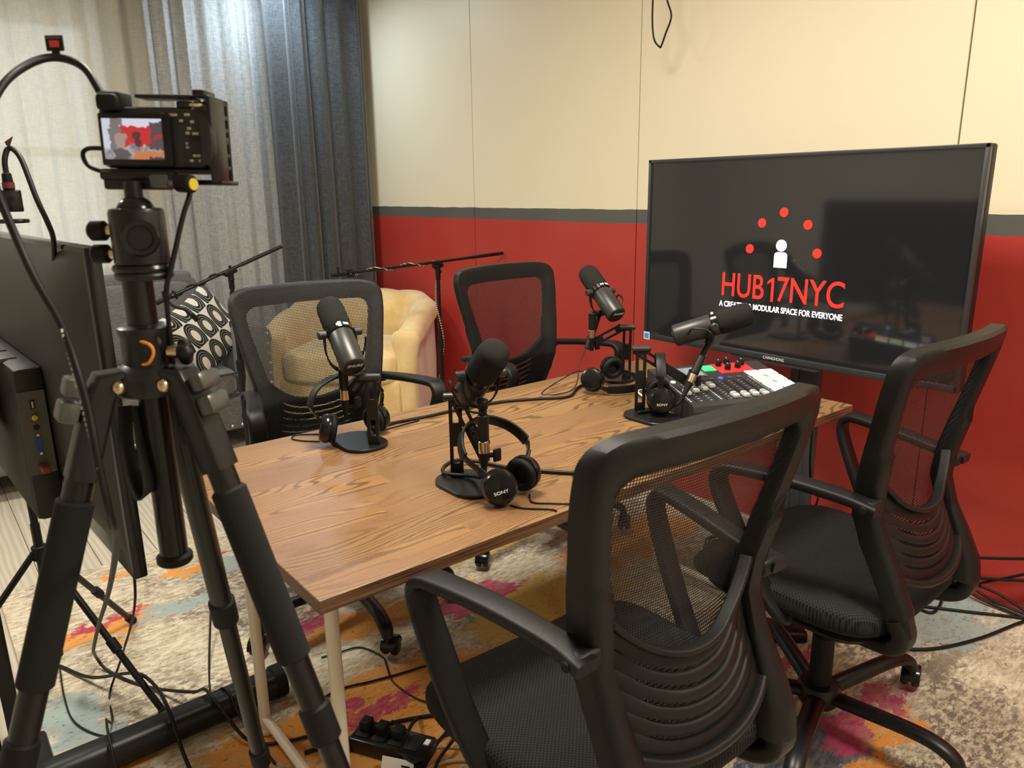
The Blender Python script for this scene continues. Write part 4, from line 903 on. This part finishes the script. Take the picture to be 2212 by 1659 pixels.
# ------------------------------------------------------------------ grey sofa with patterned cushion
SOFA = fabric('grey_sofa_weave', srgb(84, 83, 82), srgb(112, 111, 109), .95, wscale=500)
PIPE = mat('sofa_piping', srgb(42, 43, 45), .9); LEGW = mat('dark_wood_leg', srgb(40, 30, 24), .45)
sf = thing('sofa', 'charcoal grey fabric sofa with nailhead trim in front of the white sheer curtain', 'sofa', (-.485, 2.47, 0.0002))
def cushion(mb, c, s, r=.06, puff=.02, M=None, n=10):
    """rounded box, slightly puffed"""
    M = M or Matrix.Identity(4)
    ex = lambda v, e: math.copysign(abs(v) ** e, v)
    def f(u, v):
        a = 2 * PI * u; ph = -PI / 2 + PI * v; e1 = .28
        p = Vector((ex(math.cos(a), e1) * ex(math.cos(ph), e1), ex(math.sin(a), e1) * ex(math.cos(ph), e1), ex(math.sin(ph), e1)))
        q = Vector((p.x * s[0] / 2, p.y * s[1] / 2, p.z * s[2] / 2)); k = (1 - p.x ** 2 * .9) * (1 - p.y ** 2 * .9) 
        q.z += math.copysign(puff * max(0, k), p.z) if abs(p.z) > .3 else 0
        return M @ (q + Vector(c))
    return mb.grid(f, n * 5, n * 2, closed_u=True)
MB().box((-.02, .41, .215), (1.28, .74, .19), bev=.02).build('base', SOFA, sf, 40)
for sx in (-1, 1):
    ar = MB(); prof = [(-.075, .115), (.075, .115), (.075, .54), (.085, .585), (.075, .63), (.04, .655), (0, .66), (-.04, .655), (-.075, .63), (-.075, .55)]
    ar.prism(prof, 0, .80, M=Matrix(((1, 0, 0, sx * .70), (0, 0, 1, .0), (0, 1, 0, 0), (0, 0, 0, 1))), bev=.012); ar_ = ar.build('armrest', SOFA, sf, 50)
    nh = MB()
    for k in range(10): nh.sphere((sx * .70 + .058, -.002, .145 + .052 * k), .0085, 5, (1, .5, 1))
    for k in range(0, 3): nh.sphere((sx * .70 - .050 + .052 * k, -.002, .145), .0085, 5, (1, .5, 1))
    tag(nh.build('nailhead_trim', CHROME, ar_), kind='stuff')
nh = MB()
for k in range(24): nh.sphere((-.60 + .052 * k, .038, .145), .0085, 5, (1, .5, 1))
tag(nh.build('nailhead_trim', CHROME, sf), kind='stuff')
for sx in (-1, 1):
    cushion(MB(), (sx * .31, .33, .368), (.60, .62, .130), puff=.014).build('seat_cushion', SOFA, sf, 70)
    B_ = Matrix.Translation((sx * .31, .70, .62)) @ Matrix.Rotation(math.radians(-12), 4, 'X')
    cushion(MB(), (0, 0, 0), (.60, .20, .44), puff=.0, M=B_).build('back_cushion', SOFA, sf, 70)
    for zz_ in (.312, .424): MB().tube([(sx * .31 - .285, .03, zz_), (sx * .31 - .15, .018, zz_), (sx * .31 + .15, .018, zz_), (sx * .31 + .285, .03, zz_)], .005, 6).build('piping', PIPE, sf)
MB().box((0, .765, .52), (1.26, .12, .76), bev=.04, seg=4).build('backrest', SOFA, sf, 50)
for x_, y_ in ((-.68, .06), (.68, .06), (-.68, .74), (.68, .74)): MB().box((x_, y_, .058), (.065, .065, .116), bev=.004).build('leg', LEGW, sf, 30)
# cushion
m, nt, b = nodes('ogee_pattern'); g = G(nt); uv = g.sep(g.coord('UV'))
U_, V_ = g.math('MULTIPLY', uv[0], 4.2), g.math('MULTIPLY', uv[1], 2.6)
row = g.math('FLOOR', V_); U2 = g.math('ADD', U_, g.math('MULTIPLY', g.math('MODULO', row, 2.0), .5))
fx = g.math('SUBTRACT', g.math('FRACT', U2), .5); fy = g.math('SUBTRACT', g.math('FRACT', V_), .5)
r_ = g.math('SQRT', g.math('ADD', g.math('POWER', g.math('MULTIPLY', fx, 2.1), 2.0), g.math('POWER', g.math('MULTIPLY', fy, 1.7), 2.0)))
r_ = g.math('ADD', r_, g.math('MULTIPLY', fy, .35))
colr = g.ramp(r_, [(0.0, srgb(205, 202, 190)), (.40, srgb(18, 18, 20)), (.54, srgb(150, 150, 148)), (.58, srgb(18, 18, 20)), (.76, srgb(150, 150, 148)), (.80, srgb(18, 18, 20)), (1.12, srgb(205, 202, 190))], 'CONSTANT')
nt.links.new(colr, b.inputs['Base Color']); b.inputs['Roughness'].default_value = .9
pm_ = Matrix.Translation((.022, 2.67, .635)) @ Matrix.Rotation(math.radians(24), 4, 'Z') @ Matrix.Rotation(math.radians(-28), 4, 'Y') @ Matrix.Rotation(math.radians(70), 4, 'X')
def pil(sgn):
    def f(u, v):
        x, y = 2 * u - 1, 2 * v - 1; k = (1 - abs(x) ** 2.6) * (1 - abs(y) ** 2.6)
        pin = 1 - .07 * (1 - abs(x * y))
        return pm_ @ Vector((x * .190 * (1 - .10 * (1 - y * y)), y * .190 * (1 - .10 * (1 - x * x)), sgn * .065 * max(k, 0) ** .55))
    return f
pl = MB(); pl.grid(pil(1), 24, 24, uvf=lambda u, v: (u, v)); pl.grid(pil(-1), 24, 24, uvf=lambda u, v: (u, v)); bmesh.ops.remove_doubles(pl.bm, verts=pl.bm.verts, dist=.0005)
tag(pl.build('throw_pillow', m, None, 80), 'black and white patterned throw pillow leaning on the grey sofa arm', 'pillow')
# ------------------------------------------------------------------ gold velvet armchair in the corner
m, nt, b = nodes('gold_velvet'); g = G(nt); co = g.coord('Object')
n1 = g.noise(co, 5.0, 4, .6); n2 = g.noise(co, 26.0, 4, .7)
colr = g.mix(g.step(n1, .3, .7), (*srgb(222, 186, 118), 1), (*srgb(238, 214, 160), 1)); colr = g.mix(g.math('MULTIPLY', g.step(n2, .5, .75), .35), colr, (*srgb(240, 224, 186), 1))
nt.links.new(colr, b.inputs['Base Color']); b.inputs['Roughness'].default_value = .8; b.inputs['Sheen Weight'].default_value = .5; b.inputs['Specular IOR Level'].default_value = .2
g.bump(g.math('ADD', n2, n1), .25, .006, b.inputs['Normal']); GOLD = m
m, nt, b = nodes('pale_velvet'); g = G(nt); co = g.coord('Object'); n2 = g.noise(g.mapping(co, scale=(14, 14, 6)), 1.0, 4, .7)
nt.links.new(g.mix(n2, (*srgb(206, 178, 152), 1), (*srgb(232, 212, 188), 1)), b.inputs['Base Color']); b.inputs['Roughness'].default_value = .85; b.inputs['Sheen Weight'].default_value = .4; PALE = m
ac = thing('velvet_armchair', 'gold velvet tub armchair with rolled arms in the corner by the red wall', 'armchair', (.905, 2.655, .0002), math.radians(222 - 90))
# local: faces +y
def path(k):   # plan curve of the wrap-around back: k 0..1 from one arm front round to the other
    a = math.radians(-38 + 256 * k); R = .36
    x = R * math.cos(a); y = R * math.sin(-a) if False else -R * math.sin(a)
    return Vector((x * 1.06, y * .96 + .02, 0))
PTS = [Vector((.395, .36, 0)), Vector((.395, .15, 0)), Vector((.385, -.05, 0)), Vector((.32, -.26, 0)), Vector((.16, -.37, 0)), Vector((0, -.39, 0)), Vector((-.16, -.37, 0)), Vector((-.32, -.26, 0)), Vector((-.385, -.05, 0)), Vector((-.395, .15, 0)), Vector((-.395, .36, 0))]
CP = catmull(PTS, 8)
def topz(k):
    q = abs(2 * k - 1); return .70 - .115 * (q ** 2.6)
out = MB(); n = len(CP); rings = []
for i, p in enumerate(CP):
    k = i / (n - 1); t = (CP[min(i + 1, n - 1)] - CP[max(i - 1, 0)]).normalized(); nr = Vector((t.y, -t.x, 0)); zt = topz(k)
    if nr.dot(p) < 0: nr = -nr
    rings.append([p + nr * a + Vector((0, 0, z)) for a, z in ((-.035, .08), (.040, .08), (.046, zt * .5), (.040, zt - .06), (-.03, zt - .05), (-.05, zt * .55))])
out.quad_strip_rings(rings); out.build('outer_shell', PALE, ac, 50)
rings = []
for i, p in enumerate(CP):
    k = i / (n - 1); t = (CP[min(i + 1, n - 1)] - CP[max(i - 1, 0)]).normalized(); nr = Vector((t.y, -t.x, 0)); zt = topz(k)
    if nr.dot(p) < 0: nr = -nr
    ch = .010 * abs(math.sin(k * PI * 7)) ; w_ = 1.0 + .04 * math.sin(k * 60)
    rings.append([p + nr * (a * w_ - (.012 - ch)) + Vector((0, 0, z)) for a, z in ((-.055, .30), (-.105, .36), (-.115, zt - .17), (-.085, zt - .05), (-.04, zt + .004 + ch), (.02, zt + .012 + ch), (.062, zt - .02), (.068, zt - .065), (.045, zt - .10), (-.02, zt - .10))])
inn = MB(); inn.quad_strip_rings(rings); inn.build('rolled_back', GOLD, ac, 70)
for s in (-1, 1):
    fr_ = MB(); rings = []
    for z, w_, d_ in ((.085, .050, .02), (.30, .052, .03), (.46, .060, .035), (.53, .078, .045), (.56, .082, .045), (.585, .066, .035), (.60, .03, .015)):
        rings.append([Vector((s * .385 + w_ * math.cos(a), .362 + d_ * math.sin(a), z)) for a in [2 * PI * q / 14 for q in range(14)]])
    fr_.quad_strip_rings(rings); fr_.build('arm_front', GOLD, ac, 60)
MB().box((0, .10, .20), (.70, .60, .24), bev=.03).build('seat_base', GOLD, ac, 40)
cushion(MB(), (0, .13, .385), (.66, .62, .17), puff=.03).build('seat_cushion', GOLD, ac, 70)
for s in (-1, 1): 
    for y_ in (-.26, .33): MB().cyl((s * .31, y_, .09), (s * .31, y_, .0), .022, .016, n=12).build('leg', LEGW, ac)
# ------------------------------------------------------------------ microphone boom stands
def boom(label, base, ztop, e0, e1, wrap, footang):
    O = Vector((base[0], base[1], .0002)); lo = lambda p: Vector(p) - O; t = thing('microphone_boom_stand', label, 'boom stand', O, 0, 'black tripod boom stands')
    MB().cyl((0, 0, .10), (0, 0, ztop * .58), .0125, n=14).cyl((0, 0, ztop * .56), (0, 0, ztop - .02), .0095, n=14).build('pole', BLKM, t)
    MB().cyl((0, 0, ztop * .55), (0, 0, ztop * .60), .0165, n=14, bev=.003).build('height_clutch', BLKR, t)
    P0, P1 = lo(e0), lo(e1); d = (P1 - P0).normalized(); hub = Vector((0, 0, ztop)); sd = d.cross(Vector((0, 0, 1))).normalized()
    cl = MB().sweep([(0, 0, ztop - .075), (0, 0, ztop - .04), (0, 0, ztop + .005)], [(a, b_) for a, b_ in rrect(.028, .020, .006, 3)], sd, raw=True, scale=[(0, .75), (1, 1.25)]).cyl(hub - d * .028, hub + d * .028, .0135, n=14, bev=.002)
    cl.build('boom_clutch', BLKR, t, 50)
    MB().cyl(hub + Vector((0, 0, .012)), hub + Vector((0, 0, .028)), .006, n=10, bev=.001).build('clutch_screw', BLKM, t)
    MB().cyl(hub - sd * .02 - Vector((0, 0, .03)), hub + sd * .03 - Vector((0, 0, .03)), .006, n=10).build('clutch_screw', BLKM, t)
    MB().cyl(P0, P1, .0075, n=12).cyl(P1 - d * .20, P1, .0092, n=12, bev=.001).cyl(P0, P0 + d * .03, .012, n=12, bev=.002).build('boom', BLKM, t)
    cr = MB()
    for k in range(1 if wrap < 2 else 3): cr.torus((0, 0, -.018 - .012 * k), .018, .0035, Matrix.Translation(P0) @ frame_z(-d), 18, 6)
    cr.cyl(P0 - d * .065, P0, .010, n=12, bev=.002).cyl(P0 - d * .03 + Vector((0, 0, .01)), P0 - d * .03 + Vector((0, 0, .035)), .006, n=8); cr.build('microphone_clip', BLKR, t)
    L = (P1 - P0).length; W = []; turns = 2.6
    for i in range(90):
        k = i / 89; s_ = L * (.02 + .52 * k); a = 2 * PI * turns * k; x = sd; y = d.cross(x); W.append(P0 + d * s_ + (x * math.cos(a) + y * math.sin(a)) * .011)
    for i in range(70):
        k = i / 69; z = ztop - .03 - (ztop - .35) * k; a = 1.2 * k * 6.28 + 1; W.append(Vector((.0165 * math.cos(a), .0165 * math.sin(a), z)))
    MB().tube(W, .0034, 6, raw=True).build('wrapped_cable', BRAID if wrap == 2 else CABLE, t, 60)
    MB().cyl((0, 0, .085), (0, 0, .14), .022, n=16, bev=.004).build('leg_hub', BLKR, t)
    for k in range(3):
        a = footang + 2 * PI * k / 3; f = Vector((math.cos(a), math.sin(a), 0))
        lg = MB().cyl(f * .018 + Vector((0, 0, .11)), f * .29 + Vector((0, 0, .012)), .0085, n=10).build('leg', BLKM, t); MB().cyl(f * .275 + Vector((0, 0, .018)), f * .30 + Vector((0, 0, .0115)), .0115, n=10, bev=.002).build('rubber_tip', BLKR, lg)
    return t
m, nt, b = nodes('braided_cable'); g = G(nt); co = g.sep(g.coord('Object'))
f = g.math('GREATER_THAN', g.math('SINE', g.math('MULTIPLY', g.math('ADD', g.math('ADD', co[0], co[1]), g.math('MULTIPLY', co[2], 1.6)), 330.0)), .25)
nt.links.new(g.mix(f, (.012, .012, .012, 1), (*srgb(215, 205, 180), 1)), b.inputs['Base Color']); b.inputs['Roughness'].default_value = .7; BRAID = m
b1 = boom('black boom stand before the linen curtain with a small handle at its low end', (-.036, 2.02), .985, (-.292, 2.02, .902), (.205, 2.02, 1.081), 1, .9)
MB().tube([(-.256 - .02, .0, -.095 + .985), (-.252, -.02, .86), (-.215, -.03, .845), (-.190, -.03, .815)], .006, 8).tube([(-.19, -.03, .822), (-.17, -.03, .795)], .011, 8).build('side_grip', BLKR, b1)
boom('black boom stand wrapped with a braided black and cream cable by the red wall', (.990, 1.94), .945, (.466, 1.94, .943), (1.385, 1.90, .985), 2, .3)
# ------------------------------------------------------------------ cables and small electrics
T_ = .7445
cable('microphone_cable', 'black cable running along the table from the far left stand to the far right headphones', [(-.320, .275, T_), (-.242, .292, T_), (-.147, .283, T_), (-.043, .281, T_), (.071, .265, T_), (.166, .222, T_), (.25, .180, T_), (.34, .235, T_), (.42, .262, T_)], .0040)
cable('headphone_lead', 'thin black headphone lead beside the microphone cable on the table', [(-.300, .262, .7425), (-.235, .268, .7425), (-.185, .277, .7425), (-.22, .300, .7425), (-.29, .31, .7425)], .0018)
cable('microphone_cable', 'black cable looped round the middle desk stand post, crossing the table to the right', [(-.346, -.216, .788), (-.343, -.200, .768), (-.335, -.155, .7545), (-.365, -.115, .7545), (-.352, -.082, .7545), (-.310, -.062, .7545), (-.270, -.075, .7485), (-.235, -.140, .7446), (-.200, -.200, .7446), (-.150, -.262, .7446), (-.11, -.30, .7446), (-.06, -.345, .7446)], .0044)
cable('headphone_lead', 'thin black lead from the right cup of the leaning headphones', [(-.290, -.285, .7425), (-.309, -.316, .7425), (-.285, -.345, .7425), (-.262, -.368, .7425), (-.256, -.3745, .7425)], .0018)
cable('headphone_lead', 'thin black lead from the left cup of the leaning headphones to the near table edge', [(-.350, -.300, .7425), (-.340, -.326, .7425), (-.306, -.362, .7425), (-.302, -.376, .7425)], .0018)
cable('headphone_lead', 'thin black lead looping on the table left of the hung headphones', [(-.455, .285, .7425), (-.483, .317, .7425), (-.496, .350, .7425), (-.476, .370, .7425), (-.430, .338, .7425), (-.40, .325, .7425)], .0018)
cable('headphone_lead', 'thin black lead looping against the red wall by the upside-down headphones', [(.345, .178, .785), (.33, .215, .80), (.31, .26, .775), (.225, .265, .7425), (.245, .225, .7425), (.31, .215, .755), (.36, .245, .82), (.425, .268, .875)], .0017)
cable('microphone_cable', 'black cable from the plug of the level microphone into the mixer side', [(.334, -.156, .797), (.322, -.150, .780), (.308, -.130, .768), (.300, -.105, .757), (.290, -.090, .7535), (.255, -.075, .7535)], .0040)
cable('mixer_cable', 'black cable from the mixer front corner over the near table edge', [(.610, -.345, .748), (.625, -.310, .7445), (.652, -.300, .7445), (.640, -.322, .7445), (.601, -.350, .7445), (.566, -.374, .7445), (.561, -.3845, .742), (.560, -.3866, .73), (.562, -.3866, .64), (.585, -.382, .57), (.66, -.36, .510), (.722, -.33, .45), (.735, -.27, .30), (.715, -.24, .03)], .0032)
cable('usb_cable', 'white and black lead behind the audio mixer', [(.50, .02, .7445), (.47, .06, .752), (.42, .07, .752), (.40, .03, .7445)], .0030, mat('white_cable', (.6, .58, .55), .5))
F_ = .0145
def floor(name, label, pts, r=.003, m_=None, z=F_): return cable(name, label, [(x, y, z + dz) for x, y, dz in [(*p, 0) if len(p) == 2 else p for p in pts]], r, m_)
floor('power_cable', 'black cable curving over the rug left of the monitor foot to the bottom edge', [(-.991, .968), (-.935, .825, .015), (-.859, .647, .09), (-.837, .53, .11), (-.835, .42, .105), (-.832, .34, .03), (-.83, .25)], .0045)
floor('thin_cable', 'thin black lead on the rug beside the pale blue patch', [(-.994, .944, .01), (-1.007, .796), (-1.005, .677), (-.97, .585), (-.919, .535), (-.855, .503)], .0022)
floor('power_cable', 'black cable hanging beside the left monitor down to the rug', [(-.90, .22, .72), (-.88, .35, .45), (-.872, .70, .12), (-.909, .739), (-.93, .60, .01), (-.95, .535, .06), (-.955, .50, .086), (-.962, .45, .090), (-.966, .40, .080), (-.97, .34, .02)], .0030)
floor('power_cable', 'black cable from behind the table leg toward the long monitor foot', [(-.565, .956, .05), (-.655, .713), (-.70, .562), (-.702, .49, .05), (-.69, .44, .075), (-.684, .36, .03), (-.668, .20)], .0032)
cable('small_plug', 'small black plug lying on the rug beside the monitor foot', [(-.66, .535, .016), (-.63, .520, .016), (-.60, .505, .016)], .0065, BLKR, 'plug')
floor('floor_cable', 'black cable under the left end of the table from leg to chair wheel', [(-.50, .345), (-.424, .354), (-.347, .330), (-.271, .309), (-.19, .292)], .0030)
floor('floor_cable', 'thin black cable wandering from the far left chair wheel to the black power box', [(-.40, .52), (-.346, .509), (-.289, .491), (-.264, .41), (-.276, .363), (-.299, .287), (-.287, .188), (-.262, .128, .006)], .0024)
floor('floor_cable', 'thickest black cable arching along the rug under the near chair', [(-.60, .19), (-.505, .168), (-.405, .153), (-.296, .106), (-.222, .048), (-.15, -.01)], .0052)
floor('floor_cable', 'black cable running just left of the power strip', [(-.56, .15), (-.519, .129), (-.48, .124), (-.455, .15), (-.40, .145)], .0032)
floor('floor_cable', 'black cable snaking right from the power strip', [(-.40, .120, .03), (-.363, .066), (-.337, .023), (-.305, .021), (-.265, .008), (-.202, -.005), (-.14, -.01)], .0032)
floor('floor_cable', 'stiff black cable rising from the power strip, leftmost of the crossing leads', [(-.324, .118, .002), (-.37, .076, .03), (-.404, .042, .03), (-.431, -.012, .01), (-.45, -.08)], .0048)
floor('floor_cable', 'long straight black cable crossing toward the viewer, second of the crossing leads', [(-.20, .055), (-.225, .050, .01), (-.336, .005, .012), (-.402, -.036, .006), (-.47, -.09)], .0042)
floor('floor_cable', 'long straight black cable crossing toward the viewer, third of the crossing leads', [(-.185, .045), (-.221, .039, .012), (-.300, -.012, .014), (-.375, -.048, .01), (-.44, -.105)], .0042)
floor('floor_cable', 'black cable nearest the near chair seat, rightmost of the crossing leads', [(-.15, .0), (-.182, -.017, .015), (-.232, -.062, .012), (-.307, -.116), (-.36, -.17)], .0042)
CRM = mat('cream_cable', srgb(190, 168, 140), .5)
floor('extension_cord', 'cream extension cord curving on the rug, upper of the two cream cords', [(-.46, -.01), (-.424, .010), (-.36, .009), (-.307, -.032), (-.267, -.089), (-.217, -.151), (-.158, -.165)], .0045, CRM)
floor('extension_cord', 'cream extension cord curving on the rug, lower of the two cream cords', [(-.43, -.065), (-.394, -.043), (-.341, -.061), (-.30, -.097), (-.275, -.135), (-.26, -.19)], .0045, CRM)
ps = thing('power_strip', 'black power strip among tangled cables under the left end of the table', 'power strip', (-.432, .062, .0102), math.radians(-60))
MB().box((0, 0, .020), (.20, .075, .040), bev=.005).build('housing', BLKG, ps, 30)
for k in range(4):
    s_ = MB().box((-.072 + .044 * k, 0, .041), (.034, .050, .003), bev=.001).build('socket', BLK, ps, 30)
    if k < 3: MB().box((-.072 + .044 * k, .004, .055), (.026, .030, .026), bev=.004).build('plug', BLKR, ps, 30)
MB().box((.087, .012, .0412), (.012, .018, .002)).build('print_mark', WHT, ps, 0)
wt = thing('paper_label', 'white paper tag lying on the tangled cables at the bottom edge', 'paper tag', (-.470, -.008, .0102), math.radians(-35))
MB().box((0, 0, .028), (.075, .045, .0012), M=Matrix.Rotation(math.radians(18), 4, 'Y')).build('paper', mat('paper', (.62, .58, .50), .8), wt, 0)
MB().box((.018, 0, .0290), (.020, .006, .0006), M=Matrix.Rotation(math.radians(18), 4, 'Y')).build('print_mark', BLK, wt, 0)
MB().cyl((0, 0, 0), (0, 0, .024), .012, n=10).build('cable_knot', CABLE, wt)
bx = thing('power_box', 'small black power adapter box with a white light on the rug under the table', 'power adapter', (-.232, .132, .0102), math.radians(-63))
MB().box((0, 0, .016), (.085, .042, .032), bev=.003).build('housing', BLK, bx, 30); MB().cyl((.030, .008, .0318), (.030, .008, .0325), .0018, n=10).build('status_light', emit('led_white', (.9, .95, 1.0), 3.0), bx)
# far right cables by the red wall
cable('wall_cable', 'black cable leaving the near right chair low along the red wall, highest of the bundle', [(1.05, -.30, .10), (1.25, -.40, .125), (1.33, -.474, .148), (1.335, -.566, .171), (1.335, -.678, .212), (1.335, -.76, .245)], .0048)
cable('wall_cable', 'black cable sagging along the red wall, second of the bundle', [(1.30, -.375, .050), (1.335, -.411, .065), (1.335, -.523, .087), (1.335, -.687, .142), (1.335, -.76, .168)], .0048)
cable('wall_cable', 'black cable lifting off the rug and rising along the red wall', [(1.05, -.24, .017), (1.252, -.362, .017), (1.311, -.44, .022), (1.34, -.527, .054), (1.34, -.613, .112), (1.34, -.685, .162), (1.34, -.76, .21)], .0046)
cable('wall_cable', 'black cable with a tight loop on the blue corner of the rug', [(1.08, -.25, .016), (1.219, -.369, .016), (1.169, -.45, .016), (1.163, -.502, .016), (1.225, -.503, .016), (1.315, -.485, .022), (1.345, -.539, .063), (1.345, -.619, .066), (1.345, -.71, .038)], .0046)
cable('wall_cable', 'black cable with a wide turn lying flat on the blue corner of the rug', [(1.335, -.37, .06), (1.25, -.39, .02), (1.158, -.405, .016), (1.141, -.42, .016), (1.188, -.478, .016), (1.263, -.584, .016), (1.340, -.69, .016), (1.36, -.75, .016)], .0048)
cable('wall_cable', 'longest black cable swinging across the rug in front of the wall bundle', [(1.02, -.28, .03), (.985, -.345, .016), (.925, -.415, .016), (.896, -.484, .016), (.914, -.542, .016), (.989, -.60, .016), (1.135, -.657, .016), (1.326, -.706, .016), (1.36, -.74, .016)], .0048)
cable('wall_cable', 'black cable dropping diagonally down the red wall, left of its twin', [(1.335, -.36, .14), (1.345, -.43, .091), (1.345, -.499, .052), (1.345, -.585, .027), (1.345, -.72, .018)], .0046)
cable('wall_cable', 'black cable dropping diagonally down the red wall, right of its twin', [(1.335, -.40, .15), (1.345, -.465, .105), (1.345, -.54, .060), (1.345, -.623, .036), (1.345, -.73, .028)], .0046)
cable('hanging_cable', 'black cable loop hanging from the ceiling in front of the cream wall', [(1.24, .768, 2.60), (1.24, .772, 2.25), (1.24, .771, 2.069), (1.24, .772, 1.941), (1.24, .760, 1.866), (1.24, .731, 1.834), (1.24, .722, 1.840), (1.24, .706, 1.874), (1.24, .680, 1.934), (1.24, .705, 2.001), (1.24, .722, 2.10), (1.24, .73, 2.30), (1.24, .75, 2.60)], .0036)
# tangle under the right end of the table
rndc = random.Random(11)
for i, (cx, cy) in enumerate(((.86, -.02), (.92, .04), (.80, .02), (.88, .10), (.84, -.08), (.95, -.05))):
    lab = ('coil of black cable behind the right table leg, nearest the leg', 'coil of black cable behind the right table leg, second from the leg', 'coil of cream cable behind the right table leg', 'coil of black cable farthest back under the television', 'loose coil of black cable lowest in the tangle', 'coil of black cable beside the television post')[i]
    P = [(.874 + (.058 + .042 * rndc.random()) * math.cos(k * .7 + i), .03 + (.058 + .045 * rndc.random()) * math.sin(k * .7 + i), .018 + .022 * i + .010 * (k / 26) + .003 * math.sin(k)) for k in range(27)]
    cable('cable_coil', lab, P, .0042, CRM if i == 2 else CABLE, 'cable coil', sm=5)
plg = thing('charger_plug', 'black charger block with an upright plug on the rug by the near right chair', 'charger', (.70, -.285, .0102), math.radians(-40))
MB().box((0, 0, .02), (.11, .06, .036), bev=.008).build('housing', BLKG, plg, 30); MB().sphere((-.02, 0, .075), .030, 10, (.55, .3, 1.1)).build('plug_head', BLKR, plg); MB().tube([(-.02, 0, .10), (-.015, .01, .15), (.03, .04, .20), (.10, .10, .17)], .0032, 8).build('cord', CABLE, plg)
